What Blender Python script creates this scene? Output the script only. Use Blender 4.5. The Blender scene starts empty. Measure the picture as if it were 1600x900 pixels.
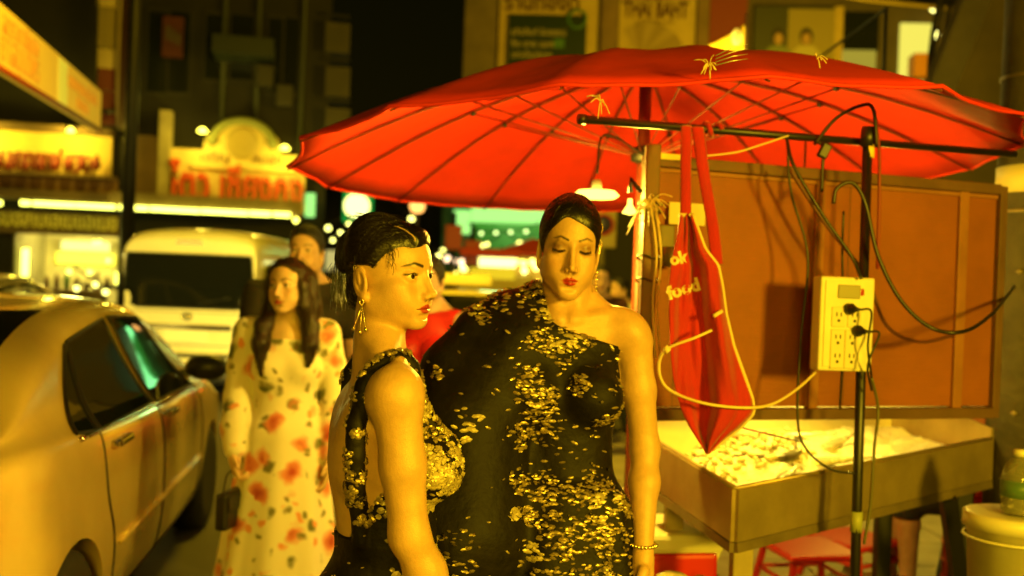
# Night street in front of a seafood stall: everything is built here in code (bpy, Blender 4.5).
import bpy, bmesh, math, random
import numpy as np
from mathutils import Vector, Matrix, Euler
from mathutils.bvhtree import BVHTree
random.seed(7); RNG = np.random.default_rng(11)
scene = bpy.context.scene
COL = scene.collection
R_ = math.radians
# ------------------------------------------------------------------ camera
FPX = 1556.0                                   # focal length in pixels of the 1600-wide photograph
cam_data = bpy.data.cameras.new('camera'); cam_data.sensor_width = 36; cam_data.lens = 36 * FPX / 1600
cam_data.clip_start = .05; cam_data.clip_end = 600
cam = bpy.data.objects.new('camera', cam_data); COL.objects.link(cam); scene.camera = cam
cam.matrix_world = Matrix.Translation((0, 0, 1.5)) @ Euler((R_(90 - .18), 0, 0)).to_matrix().to_4x4() @ Matrix.Rotation(R_(2.2), 4, 'Z')
cam_data.dof.use_dof = True; cam_data.dof.focus_distance = 1.98; cam_data.dof.aperture_fstop = 2.4
CAMM = cam.matrix_world.copy()
# ------------------------------------------------------------------ night sky, dim moon, added key and fill lights
world = bpy.data.worlds.new('World'); scene.world = world; world.use_nodes = True
nt = world.node_tree; bg = nt.nodes['Background']
sky = nt.nodes.new('ShaderNodeTexSky'); sky.sky_type = 'NISHITA'; sky.sun_disc = False
sky.sun_elevation = R_(3); sky.sun_rotation = R_(150)
tint = nt.nodes.new('ShaderNodeMix'); tint.data_type = 'RGBA'; tint.blend_type = 'MULTIPLY'; tint.inputs[0].default_value = 1
tint.inputs[7].default_value = (1, .62, .05, 1)            # town glow on the night haze
nt.links.new(sky.outputs[0], tint.inputs[6]); nt.links.new(tint.outputs[2], bg.inputs[0]); bg.inputs[1].default_value = .0028
def lamp(name, kind, loc, energy, colour, target=None, size=.3, spot=None):
    l = bpy.data.lights.new(name, kind); l.energy = energy; l.color = colour
    if kind == 'AREA': l.size = size
    elif kind in ('POINT', 'SPOT'): l.shadow_soft_size = size
    if kind == 'SUN': l.angle = size
    if spot: l.spot_size = spot; l.spot_blend = .6
    o = bpy.data.objects.new(name, l); COL.objects.link(o); o.location = loc
    if target is not None: o.rotation_euler = (Vector(target) - Vector(loc)).to_track_quat('-Z', 'Y').to_euler()
    return o
YEL = (1.0, .64, .018)
lamp('moon', 'SUN', (0, 0, 30), .01, (1, .85, .5), (6, 20, 0), .01)
lamp('key_light_behind', 'AREA', (2.3, -.7, 1.95), 215, YEL, (.2, 2.5, 1.25), .38)      # added key light, stands in for unseen stall lamps behind the viewer
lamp('fill_light_behind', 'AREA', (.2, -3.4, 2.1), 175, YEL, (-1.6, 6.0, 1.0), 1.0)  # added fill, stands in for unseen shop lamps
lamp('road_fill', 'AREA', (-1.0, 7.2, 4.6), 520, YEL, (-3.6, 11.0, .9), 1.0)                 # added fill that brightens the van and the queue of cars
lamp('billboard_fill', 'AREA', (6.0, 15.0, 4.2), 1150, YEL, (6.0, 24.0, 8.5), 2.0)         # added unseen fill that brightens the billboard wall
scene.view_settings.view_transform = 'Standard'; scene.view_settings.look = 'None'
scene.view_settings.exposure = 0.0; scene.view_settings.gamma = 1.0; scene.view_settings.use_curve_mapping = False
scene.cycles.use_denoising = True
scene.cycles.max_bounces = 6; scene.cycles.sample_clamp_indirect = 4.0
# ------------------------------------------------------------------ helpers
def P(px, py, d):
    """the point seen at pixel (px, py) of the photograph, d metres deep."""
    return CAMM @ Vector(((px - 800) / FPX * d, (450 - py) / FPX * d, -d))
def N(*a): return np.array(a, float)
MATS = {}
def mat(name, base=(.5, .5, .5), rough=.6, metal=0, emit=None, es=1.0, noise=None, bump=None, attr=None, spec=.5, sss=0, coat=0, trans=0, alpha=None, sheen=0):
    """procedural material. noise = (scale, amount): mottled colour; bump = (scale, strength, stretch)."""
    if name in MATS: return MATS[name]
    m = bpy.data.materials.new(name); m.use_nodes = True; t = m.node_tree; b = t.nodes['Principled BSDF']; L = t.links
    b.inputs['Base Color'].default_value = (*base, 1); b.inputs['Roughness'].default_value = rough; b.inputs['Metallic'].default_value = metal
    b.inputs['Specular IOR Level'].default_value = spec; b.inputs['Coat Weight'].default_value = coat; b.inputs['Sheen Weight'].default_value = sheen
    b.inputs['Transmission Weight'].default_value = trans
    if sss: b.inputs['Subsurface Weight'].default_value = sss; b.inputs['Subsurface Radius'].default_value = (.012, .004, .002); b.inputs['Subsurface Scale'].default_value = 1
    if emit: b.inputs['Emission Color'].default_value = (*emit, 1); b.inputs['Emission Strength'].default_value = es
    src = None
    if attr:
        a = t.nodes.new('ShaderNodeVertexColor'); a.layer_name = attr; src = a.outputs[0]
    tc = t.nodes.new('ShaderNodeTexCoord')
    if noise:
        n = t.nodes.new('ShaderNodeTexNoise'); n.inputs['Scale'].default_value = noise[0]; n.inputs['Detail'].default_value = 6; n.inputs['Roughness'].default_value = .65
        L.new(tc.outputs['Object'], n.inputs['Vector'])
        r = t.nodes.new('ShaderNodeMapRange'); r.inputs[1].default_value = .3; r.inputs[2].default_value = .7; r.inputs[3].default_value = 1 - noise[1]; r.inputs[4].default_value = 1 + noise[1] * .5
        L.new(n.outputs[0], r.inputs[0])
        x = t.nodes.new('ShaderNodeMix'); x.data_type = 'RGBA'; x.blend_type = 'MULTIPLY'; x.inputs[0].default_value = 1; x.inputs[6].default_value = (*base, 1)
        if src: L.new(src, x.inputs[6])
        L.new(r.outputs[0], x.inputs[7]); src = x.outputs[2]
        r2 = t.nodes.new('ShaderNodeMapRange'); r2.inputs[3].default_value = max(.02, rough - .12); r2.inputs[4].default_value = min(1, rough + .12)
        L.new(n.outputs[0], r2.inputs[0]); L.new(r2.outputs[0], b.inputs['Roughness'])
    if src: L.new(src, b.inputs['Base Color'])
    if bump:
        n = t.nodes.new('ShaderNodeTexNoise'); n.inputs['Scale'].default_value = bump[0]; n.inputs['Detail'].default_value = 4
        mp = t.nodes.new('ShaderNodeMapping'); mp.inputs['Scale'].default_value = bump[2] if len(bump) > 2 else (1, 1, 1)
        L.new(tc.outputs['Object'], mp.inputs[0]); L.new(mp.outputs[0], n.inputs['Vector'])
        bp = t.nodes.new('ShaderNodeBump'); bp.inputs['Strength'].default_value = bump[1]; bp.inputs['Distance'].default_value = .01
        L.new(n.outputs[0], bp.inputs['Height']); L.new(bp.outputs[0], b.inputs['Normal'])
    MATS[name] = m
    return m
def glow(name, colour, strength):
    if name in MATS: return MATS[name]
    m = bpy.data.materials.new(name); m.use_nodes = True; t = m.node_tree; t.nodes.clear()
    e = t.nodes.new('ShaderNodeEmission'); o = t.nodes.new('ShaderNodeOutputMaterial'); e.inputs[0].default_value = (*colour, 1); e.inputs[1].default_value = strength
    t.links.new(e.outputs[0], o.inputs[0]); MATS[name] = m
    return m
def link(o, parent=None):
    COL.objects.link(o)
    if parent is not None: o.parent = parent
    return o
def tag(o, label, cat, group=None, kind=None):
    if label: o['label'] = label
    if cat: o['category'] = cat
    if group: o['group'] = group
    if kind: o['kind'] = kind
    return o
def structure(o): o['kind'] = 'structure'; return o
def thing(name, label, cat, loc=(0, 0, 0), rz=0.0, group=None):
    o = bpy.data.objects.new(name, None); COL.objects.link(o); o.location = loc; o.rotation_euler = (0, 0, rz); o.empty_display_size = .1
    return tag(o, label, cat, group)
def mesh(name, V, F, m, parent=None, smooth=False, col=None, midx=None):
    me = bpy.data.meshes.new(name)
    if isinstance(V, np.ndarray): V = V.tolist()
    if isinstance(F, np.ndarray): F = F.tolist()
    me.from_pydata(V, [], F); me.update()
    for x in (m if isinstance(m, (list, tuple)) else [m]): me.materials.append(x)
    if smooth: me.polygons.foreach_set('use_smooth', [True] * len(me.polygons))
    if midx is not None: me.polygons.foreach_set('material_index', midx)
    if col is not None:
        a = me.color_attributes.new('Col', 'FLOAT_COLOR', 'POINT')
        a.data.foreach_set('color', np.concatenate([col, np.ones((len(col), 1))], 1).ravel().astype(np.float32))
    return link(bpy.data.objects.new(name, me), parent)
class MB:
    """collects simple solids into one mesh."""
    def __init__(s): s.V = []; s.F = []; s.S = []
    def add(s, V, F, smooth=False):
        o = len(s.V); s.V += [tuple(v) for v in V]; s.F += [tuple(i + o for i in f) for f in F]; s.S += [smooth] * len(F); return s
    def box(s, a, b, bev=0.0, M=None):
        """box between two corners, chamfered by bev."""
        a, b = Vector(a), Vector(b); lo = Vector(map(min, a, b)); hi = Vector(map(max, a, b)); bm = bmesh.new()
        bmesh.ops.create_cube(bm, size=1)
        for v in bm.verts: v.co = Vector((lo[i] + (v.co[i] + .5) * (hi[i] - lo[i]) for i in range(3)))
        if bev > 0: bmesh.ops.bevel(bm, geom=list(bm.edges), offset=bev, segments=2, affect='EDGES', profile=.5)
        if M is not None: bmesh.ops.transform(bm, matrix=M, verts=bm.verts)
        bm.verts.index_update(); s.add([v.co.copy() for v in bm.verts], [[v.index for v in f.verts] for f in bm.faces]); bm.free(); return s
    def tube(s, pts, r, n=8, caps=True, smooth=True):
        pts = [Vector(p) for p in pts]; rs = r if isinstance(r, (list, tuple)) else [r] * len(pts); V = []; F = []
        up = Vector((0, 0, 1))
        for i, p in enumerate(pts):
            t = (pts[min(i + 1, len(pts) - 1)] - pts[max(i - 1, 0)])
            t = t.normalized() if t.length > 1e-9 else Vector((0, 0, 1))
            if i == 0:
                u = t.orthogonal().normalized()
            else:
                u = (u - t * u.dot(t)); u = u.normalized() if u.length > 1e-6 else t.orthogonal().normalized()
            w = t.cross(u)
            for k in range(n):
                a = 2 * math.pi * k / n; V.append(p + (u * math.cos(a) + w * math.sin(a)) * rs[i])
        for i in range(len(pts) - 1):
            for k in range(n):
                k2 = (k + 1) % n; F.append((i * n + k, i * n + k2, (i + 1) * n + k2, (i + 1) * n + k))
        if caps: F.append(tuple(range(n - 1, -1, -1))); F.append(tuple((len(pts) - 1) * n + k for k in range(n)))
        return s.add(V, F, smooth)
    def lathe(s, prof, n=20, M=None, smooth=True):
        """profile of (r, z) turned about z."""
        V = []; F = []
        for r, z in prof:
            for k in range(n):
                a = 2 * math.pi * k / n; V.append(Vector((r * math.cos(a), r * math.sin(a), z)))
        for i in range(len(prof) - 1):
            for k in range(n):
                k2 = (k + 1) % n; F.append((i * n + k, i * n + k2, (i + 1) * n + k2, (i + 1) * n + k))
        if prof[0][0] > 1e-4: F.append(tuple(range(n - 1, -1, -1)))
        if prof[-1][0] > 1e-4: F.append(tuple((len(prof) - 1) * n + k for k in range(n)))
        if M is not None: V = [M @ v for v in V]
        return s.add(V, F, smooth)
    def prism(s, outline, depth, M=None):
        """outline of (x, z) extruded along y from 0 to depth."""
        n = len(outline); V = [Vector((x, 0, z)) for x, z in outline] + [Vector((x, depth, z)) for x, z in outline]
        F = [tuple(range(n)), tuple(range(2 * n - 1, n - 1, -1))] + [(i, i + n, (i + 1) % n + n, (i + 1) % n) for i in range(n)]
        if M is not None: V = [M @ v for v in V]
        return s.add(V, F)
    def grid(s, fn, nu, nv, smooth=True):
        V = [fn(i / nu, j / nv) for i in range(nu + 1) for j in range(nv + 1)]
        F = [(i * (nv + 1) + j, (i + 1) * (nv + 1) + j, (i + 1) * (nv + 1) + j + 1, i * (nv + 1) + j + 1) for i in range(nu) for j in range(nv)]
        return s.add(V, F, smooth)
    def build(s, name, m, parent=None, fix=True):
        o = mesh(name, s.V, s.F, m, parent); o.data.polygons.foreach_set('use_smooth', s.S)
        if fix:
            bm = bmesh.new(); bm.from_mesh(o.data); bmesh.ops.recalc_face_normals(bm, faces=bm.faces); bm.to_mesh(o.data); bm.free()
        return o
def spline(pts, n=10):
    """Catmull-Rom through the points."""
    p = [Vector(q) for q in pts]; p = [p[0] * 2 - p[1]] + p + [p[-1] * 2 - p[-2]]; out = []
    for i in range(1, len(p) - 2):
        for k in range(n):
            t = k / n; a, b, c, d = p[i - 1], p[i], p[i + 1], p[i + 2]
            out.append(.5 * ((2 * b) + (c - a) * t + (2 * a - 5 * b + 4 * c - d) * t * t + (3 * b - a - 3 * c + d) * t ** 3))
    return out + [p[-2]]
def lettering(name, text, size, m, parent, M, depth=.01, bold=.0, align='CENTER'):
    """raised letters as a mesh child; M places them (x along the line, z out of the face)."""
    c = bpy.data.curves.new(name, 'FONT'); c.body = text; c.size = size; c.extrude = depth; c.offset = bold; c.align_x = align; c.align_y = 'CENTER'; c.resolution_u = 2
    o = bpy.data.objects.new(name, c); COL.objects.link(o); dg = bpy.context.evaluated_depsgraph_get(); me = bpy.data.meshes.new_from_object(o.evaluated_get(dg))
    bpy.data.objects.remove(o); bpy.data.curves.remove(c)
    me.transform(M); me.materials.clear(); me.materials.append(m)
    o = link(bpy.data.objects.new(name, me), parent); o['kind'] = 'stuff'
    return o
def frame(origin, xdir, up=(0, 0, 1)):
    """matrix with x along xdir, y up, z out of the face."""
    x = Vector(xdir).normalized(); u = Vector(up); z = x.cross(u).normalized(); y = z.cross(x)
    return Matrix(((x.x, y.x, z.x, origin[0]), (x.y, y.y, z.y, origin[1]), (x.z, y.z, z.z, origin[2]), (0, 0, 0, 1)))
def pixframe(px, py, d, px2, py2, d2):
    a, b = P(px, py, d), P(px2, py2, d2)
    return frame(a, b - a), (b - a).length
def copy_tree(o, parent=None, group=None):
    c = o.copy(); COL.objects.link(c); c.parent = parent
    for ch in o.children: copy_tree(ch, c)
    return c
import numpy as np
# ------------------------------------------------------------------ implicit surfaces for figures
def rotm(yaw=0.0, pitch=0.0, roll=0.0):
    """local frame: x = subject's right, y = forward, z = up. yaw>0 turns to the subject's left."""
    cy, sy = math.cos(yaw), math.sin(yaw); cp, sp = math.cos(pitch), math.sin(pitch); cr, sr = math.cos(roll), math.sin(roll)
    Rz = np.array([[cy, -sy, 0], [sy, cy, 0], [0, 0, 1]]); Rx = np.array([[1, 0, 0], [0, cp, -sp], [0, sp, cp]])
    Ry = np.array([[cr, 0, sr], [0, 1, 0], [-sr, 0, cr]])
    return Rz @ Rx @ Ry
def axis(lo, hi, step, flo=None, fhi=None, fstep=None):
    if flo is None: return np.arange(lo, hi + step, step, dtype=np.float32)
    a = np.arange(lo, flo, step); b = np.arange(flo, fhi, fstep); c = np.arange(fhi, hi + step, step)
    return np.concatenate([a, b, c]).astype(np.float32)
class Sdf:
    def __init__(s): s.ops = []
    def ell(s, c, r, k=.01, R=None, F=None, sub=False): s._add('e', c, r, k, R, F, sub); return s
    def cone(s, a, b, r1, r2, k=.01, F=None, sub=False): s._add('c', (a, b), (r1, r2), k, None, F, sub); return s
    def chain(s, pts, rs, k=.01, F=None, sub=False):
        for i in range(len(pts) - 1): s.cone(pts[i], pts[i + 1], rs[i], rs[i + 1], k, F, sub)
        return s
    def _add(s, t, c, r, k, R, F, sub):
        if t == 'e':
            c = np.array(c, float); R = np.eye(3) if R is None else R
            if F is not None: c = F[0] @ c + F[1]; R = F[0] @ R
            s.ops.append((t, c, np.array(r, float), k, R, sub))
        else:
            a, b = np.array(c[0], float), np.array(c[1], float)
            if F is not None: a = F[0] @ a + F[1]; b = F[0] @ b + F[1]
            s.ops.append((t, (a, b), r, k, None, sub))
    def offset(s, fn): s.ops.append(('o', fn, None, 0, None, False)); return s
    def region(s, fn): s.ops.append(('r', fn, None, 0, None, False)); return s
    def bounds(s):
        lo = np.full(3, 9.); hi = np.full(3, -9.)
        for t, c, r, k, R, sub in s.ops:
            if sub or t in 'ro': continue
            if t == 'e':
                m = max(r); 
                e = np.abs(R) @ r; lo = np.minimum(lo, c - e); hi = np.maximum(hi, c + e)
            else:
                m = max(r)
                for q in c: lo = np.minimum(lo, q - m); hi = np.maximum(hi, q + m)
        return lo - .02, hi + .02
    def field(s, ax, infl=0.0):
        n = [len(a) for a in ax]; f = np.full(n, 1.0, np.float32)
        for t, c, r, k, R, sub in s.ops:
            if t == 'r':
                X, Y, Z = np.meshgrid(*ax, indexing='ij', sparse=True)
                f = np.maximum(f, c(X, Y, Z)).astype(np.float32); continue
            if t == 'o':
                X, Y, Z = np.meshgrid(*ax, indexing='ij', sparse=True); f = (f + c(X, Y, Z)).astype(np.float32); continue
            if t == 'e':
                e = np.abs(R) @ (r + infl); lo, hi = c - e, c + e
            else:
                m = max(r) + infl; lo = np.minimum(*c) - m; hi = np.maximum(*c) + m
            mg = 2 * k + .03
            sl = tuple(slice(max(0, int(np.searchsorted(ax[i], lo[i] - mg)) - 1), int(np.searchsorted(ax[i], hi[i] + mg)) + 1) for i in range(3))
            X, Y, Z = np.meshgrid(ax[0][sl[0]], ax[1][sl[1]], ax[2][sl[2]], indexing='ij', sparse=True)
            if X.size == 0 or Y.size == 0 or Z.size == 0: continue
            if t == 'e':
                dx, dy, dz = X - c[0], Y - c[1], Z - c[2]
                q = [R[0, i] * dx + R[1, i] * dy + R[2, i] * dz for i in range(3)]
                rr = r + infl
                k0 = np.sqrt(sum((q[i] / rr[i]) ** 2 for i in range(3))); k1 = np.sqrt(sum((q[i] / rr[i] ** 2) ** 2 for i in range(3))) + 1e-6
                d = k0 * (k0 - 1) / k1
            else:
                a, b = c; ba = b - a; L2 = max(ba @ ba, 1e-9)
                px, py, pz = X - a[0], Y - a[1], Z - a[2]
                h = np.clip((px * ba[0] + py * ba[1] + pz * ba[2]) / L2, 0, 1)
                d = np.sqrt((px - h * ba[0]) ** 2 + (py - h * ba[1]) ** 2 + (pz - h * ba[2]) ** 2) - (r[0] + (r[1] - r[0]) * h) - infl
            g = f[sl]
            if sub:
                d = -d; h = np.clip(.5 - .5 * (d - g) / k, 0, 1); f[sl] = d + (g - d) * h + k * h * (1 - h)
            else:
                h = np.clip(.5 + .5 * (d - g) / k, 0, 1); f[sl] = d + (g - d) * h - k * h * (1 - h)
        return f
def surface_nets(f, ax):
    """verts, quads of the zero level of f on a rectilinear grid."""
    s = f < 0
    nx, ny, nz = f.shape
    acc = np.zeros((nx - 1, ny - 1, nz - 1, 3), np.float32); cnt = np.zeros((nx - 1, ny - 1, nz - 1), np.float32)
    quads = []
    edges = []
    for d in range(3):
        o = [slice(None)] * 3; p = [slice(None)] * 3; o[d] = slice(0, -1); p[d] = slice(1, None)
        a, b = s[tuple(o)], s[tuple(p)]
        I = np.argwhere(a != b)
        if len(I) == 0: continue
        fa = f[tuple(I.T)]; J = I.copy(); J[:, d] += 1; fb = f[tuple(J.T)]
        t = fa / (fa - fb)
        pos = np.stack([ax[i][I[:, i]] for i in range(3)], 1).astype(np.float32)
        pos[:, d] = ax[d][I[:, d]] * (1 - t) + ax[d][J[:, d]] * t
        e1, e2 = (d + 1) % 3, (d + 2) % 3
        for u in (0, 1):
            for v in (0, 1):
                C = I.copy(); C[:, e1] -= u; C[:, e2] -= v
                ok = (C[:, e1] >= 0) & (C[:, e2] >= 0) & (C[:, e1] < f.shape[e1] - 1) & (C[:, e2] < f.shape[e2] - 1)
                c = C[ok]
                np.add.at(acc, tuple(c.T), pos[ok]); np.add.at(cnt, tuple(c.T), 1)
        edges.append((d, I, fa < 0))
    idx = -np.ones(cnt.shape, np.int64); m = cnt > 0; idx[m] = np.arange(m.sum())
    V = acc[m] / cnt[m][:, None]
    for d, I, inside in edges:
        e1, e2 = (d + 1) % 3, (d + 2) % 3
        ok = (I[:, e1] > 0) & (I[:, e2] > 0) & (I[:, e1] < f.shape[e1] - 1) & (I[:, e2] < f.shape[e2] - 1)
        I, ins = I[ok], inside[ok]
        def at(u, v):
            C = I.copy(); C[:, e1] -= u; C[:, e2] -= v; return idx[tuple(C.T)]
        q = np.stack([at(1, 1), at(0, 1), at(0, 0), at(1, 0)], 1)
        q[~ins] = q[~ins][:, ::-1]
        quads.append(q)
    return V, np.concatenate(quads)
def relax(V, Q, it=2, lam=.5):
    """a little Laplacian smoothing to take the voxel steps out."""
    E = np.concatenate([Q[:, [0, 1]], Q[:, [1, 2]], Q[:, [2, 3]], Q[:, [3, 0]]])
    for i in range(it):
        A = np.zeros_like(V); n = np.zeros(len(V), np.float32)
        np.add.at(A, E[:, 0], V[E[:, 1]]); np.add.at(n, E[:, 0], 1); np.add.at(A, E[:, 1], V[E[:, 0]]); np.add.at(n, E[:, 1], 1)
        V = V + (lam if i % 2 == 0 else -lam * .9) * (A / n[:, None] - V)
    return V
# ------------------------------------------------------------------ heads and bodies (x = subject's right, y = forward, z = up)
EYE_Y = .0668
def head_ops(S, F, eyes_open=1.0, female=True, jaw=1.0):
    def e(c, r, k=.012, R=None, sub=False):
        S.ell(c, r, k, R, F, sub)
    def c2(a, b, r1, r2, k=.01, sub=False):
        S.cone(a, b, r1, r2, k, F, sub)
    e((0, -.005, .026), (.0715, .081, .082), .01)
    e((0, .026, .034), (.061, .058, .060), .02)
    e((0, .026, -.030), (.057, .054, .062), .02)
    e((0, .040, -.062), (.044, .042, .048), .02)
    for s in (1, -1):
        e((s * .041, .046, -.026), (.022, .025, .020), .018)            # cheekbone
        e((s * .032, .053, -.052), (.020, .024, .022), .02)             # cheek
        c2((s * .048 * jaw, .0, -.058), (s * .013, .066, -.096), .016, .013, .018)  # jaw
    for s in (1, -1): e((s * .040, .016, -.050), (.024, .040, .034), .02)  # cheek hollow filled
    e((0, .0700, -.0955), (.0165, .0150, .0145), .014)                     # chin
    e((0, .0655, -.067), (.034, .0225, .025), .014)                      # mouth mound
    e((0, .058, -.042), (.030, .026, .024), .014)                        # maxilla
    e((0, .0755, .019), (.034, .009, .008), .012)                        # brow ridge
    for s in (1, -1):
        e((s * .033, .0965, -.003), (.0185, .0120, .0115), .011, sub=True)  # socket
    c2((0, .0705, .002), (0, .0830, -.040), .0090, .0135, .012)          # nose sides
    c2((0, .0805, .008), (0, .0995, -.033), .0062, .0072, .009)          # nose bridge
    e((0, .1022, -.0380), (.0078, .0090, .0080), .006)
    for s in (1, -1):
        e((s * .0108, .0930, -.0430), (.0060, .0088, .0064), .005)
    for s in (1, -1):
        ec = np.array((s * .0315, EYE_Y, -.001))
        e(ec, (.0150, .0140, .0136), .006)
        if eyes_open > .5:
            e(ec + (0, .013, -.0003), (.0142, .0125, .0057 * eyes_open), .0012, sub=True)
        else:
            e(ec + (0, .0135, -.0090), (.0150, .004, .0026), .003, sub=True)
    for s in (1, -1):
        e((s * .0062, .0985, -.0500), (.0034, .0056, .0024), .002, sub=True)  # nostril
    # lips
    for s in (1, -1):
        c2((s * .004, .0878, -.0630), (s * .0240, .0785, -.0680), .0042, .0020, .003)
        c2((s * .0, .0865, -.0735), (s * .0210, .0785, -.0705), .0060, .0022, .003)
    for s in (1, -1): c2((0, .0925, -.0683), (s * .025, .0815, -.0690), .0013, .0010, .0022, sub=True)
    c2((0, .0935, -.050), (0, .0915, -.059), .0022, .0022, .004, sub=True)   # philtrum
    e((0, .0850, -.0850), (.016, .005, .004), .010, sub=True)               # below the lip
    for s in (1, -1):                                                        # ears
        Re = rotm(0, .15, 0) @ rotm(-s * .30, 0, 0)
        e((s * .0720, -.016, -.019), (.0065, .0205, .0325), .004, Re)
        e((s * .0695, -.007, -.047), (.0068, .0090, .0115), .005, Re)
        e((s * .0800, -.014, -.016), (.0058, .0125, .0210), .0025, Re, sub=True)
        e((s * .0745, -.004, -.024), (.0040, .0055, .0075), .003, Re)
        e((s * .0745, -.018, -.010), (.0030, .0050, .0150), .003, Re)
def neck_ops(S, F, base, r1=.050, r2=.054):
    top = F[0] @ np.array((0, -.022, -.055)) + F[1]
    S.cone(top, base, r1, r2, .03)
def face_colour(L, skin, lip, brow, female=True, shadow=None, lidz=.0058, bw=.0046):
    """vertex colours from head-local positions."""
    n = len(L); col = np.tile(np.array(skin, np.float32), (n, 1))
    def mixin(w, c):
        nonlocal col
        w = np.clip(w, 0, 1)[:, None]; col = col * (1 - w) + np.array(c, np.float32) * w
    def seg(a, b):
        a, b = np.array(a), np.array(b); ba = b - a
        h = np.clip(((L - a) @ ba) / (ba @ ba), 0, 1)
        return np.linalg.norm(L - a - h[:, None] * ba, axis=1)
    front = L[:, 1] > .05
    def seg2(a, b):
        a, b = np.array(a), np.array(b); ba = b - a; q = L[:, [0, 2]] - a; h = np.clip((q @ ba) / (ba @ ba), 0, 1)
        return np.linalg.norm(q - h[:, None] * ba, axis=1)
    for s in (1, -1):
        g = np.exp(-((L[:, 0] - s * .040) ** 2 / .0004 + (L[:, 2] + .032) ** 2 / .0003)) * front
        mixin(g * .35, (skin[0] * .95, skin[1] * .62, skin[2] * .62))
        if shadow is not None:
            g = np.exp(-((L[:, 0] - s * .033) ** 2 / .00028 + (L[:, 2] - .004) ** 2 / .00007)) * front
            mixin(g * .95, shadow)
        d = np.minimum(seg2((s * .0140, .0200), (s * .033, .0262)), seg2((s * .033, .0262), (s * .052, .0180))) + .000016 / (.004 + np.maximum(0, .052 - np.abs(L[:, 0]))) * (np.abs(L[:, 0]) > .03) + 9 * (~front)
        mixin((bw - d) / .0028 * (np.abs(L[:, 0]) > .011), brow)
        if lidz > 0: pts = ((s * .0195, .0765, lidz - .0050), (s * .0315, .0812, lidz), (s * .0460, .0740, lidz - .0035))
        else: pts = ((s * .0190, .0750, lidz + .0030), (s * .0315, .0800, lidz), (s * .0460, .0730, lidz + .0028))
        dl = np.minimum(seg2(np.array(pts[0])[[0, 2]], np.array(pts[1])[[0, 2]]), seg2(np.array(pts[1])[[0, 2]], np.array(pts[2])[[0, 2]])) + 9 * (~front)
        mixin(((.0024 if lidz > 0 else .0034) - dl) / .0016, (.02, .012, .008))
        dl = seg((s * .0225, .0785, -.0062), (s * .044, .0745, -.0040))
        mixin((.0022 - dl) / .0020 * .5, (.05, .025, .015))
        g = np.exp(-((L[:, 0] - s * .0062) ** 2 + (L[:, 2] + .0505) ** 2) / .000012) * (L[:, 1] > .085)
        mixin(g * .8, (.06, .02, .012))
    if lip is not None:
        for s in (1, -1):
            d = seg((s * .003, .0905, -.0635), (s * .0240, .0800, -.0685)); mixin((.0058 - d - np.abs(L[:, 0]) * .10) / .0015, lip)
            d = seg((s * .0, .0900, -.0732), (s * .0210, .0800, -.0705)); mixin((.0072 - d - np.abs(L[:, 0]) * .17) / .0015, lip)
        d = seg((-.024, .0810, -.0690), (0, .0905, -.0683)); d = np.minimum(d, seg((.024, .0810, -.0690), (0, .0905, -.0683)))
        mixin((.0020 - d) / .0014, (lip[0] * .25, lip[1] * .2, lip[2] * .2))
    return col
def hand_ops(S, wrist, dirv, palm_n, curl=.35, sc=1.0, thumb_side=1):
    """palm and five fingers; dirv points along the hand, palm_n out of the palm."""
    d = np.array(dirv, float); d /= np.linalg.norm(d); n = np.array(palm_n, float); n -= (n @ d) * d; n /= np.linalg.norm(n); t = np.cross(d, n) * thumb_side
    w = np.array(wrist, float)
    S.cone(w, w + d * .03 * sc, .022 * sc, .026 * sc, .015)
    R = np.stack([t, d, n], 1)
    S.ell(w + d * .05 * sc, (.038 * sc, .046 * sc, .016 * sc), .012, R)
    L = (.068, .078, .074, .058)
    for i in range(4):
        o = w + d * (.086 - abs(i - 1.2) * .004) * sc + t * (.027 - i * .018) * sc
        a = curl * (1 + .12 * i); l = L[i] * sc
        d1 = d * math.cos(a * .5) + n * math.sin(a * .5); p1 = o + d1 * l * .48
        d2 = d * math.cos(a * 1.4) + n * math.sin(a * 1.4); p2 = p1 + d2 * l * .32
        d3 = d * math.cos(a * 2.0) + n * math.sin(a * 2.0); p3 = p2 + d3 * l * .24
        S.chain([o - d * .02 * sc, p1, p2, p3], [.0088 * sc, .0082 * sc, .0076 * sc, .0064 * sc], .003)
    o = w + d * .022 * sc + t * .028 * sc
    td = (d * .75 + t * .5 + n * .35); td /= np.linalg.norm(td)
    p1 = o + td * .038 * sc; p2 = p1 + (td * .8 + d * .4) / np.linalg.norm(td * .8 + d * .4) * .028 * sc
    S.chain([o, p1, p2], [.013 * sc, .0095 * sc, .0078 * sc], .006)
def arm_ops(S, sh, el, wr, sc=1.0, k=.02, r=(.047, .041, .036, .037, .0235)):
    sh, el, wr = (np.array(q, float) for q in (sh, el, wr))
    S.ell(sh, (r[0] * sc * 1.08,) * 3, .03)
    S.chain([sh, sh * .5 + el * .5, el], [r[0] * sc, r[1] * sc, r[2] * sc], k)
    S.chain([el, el * .68 + wr * .32, wr], [r[2] * sc, r[3] * sc, r[4] * sc], k)
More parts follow.
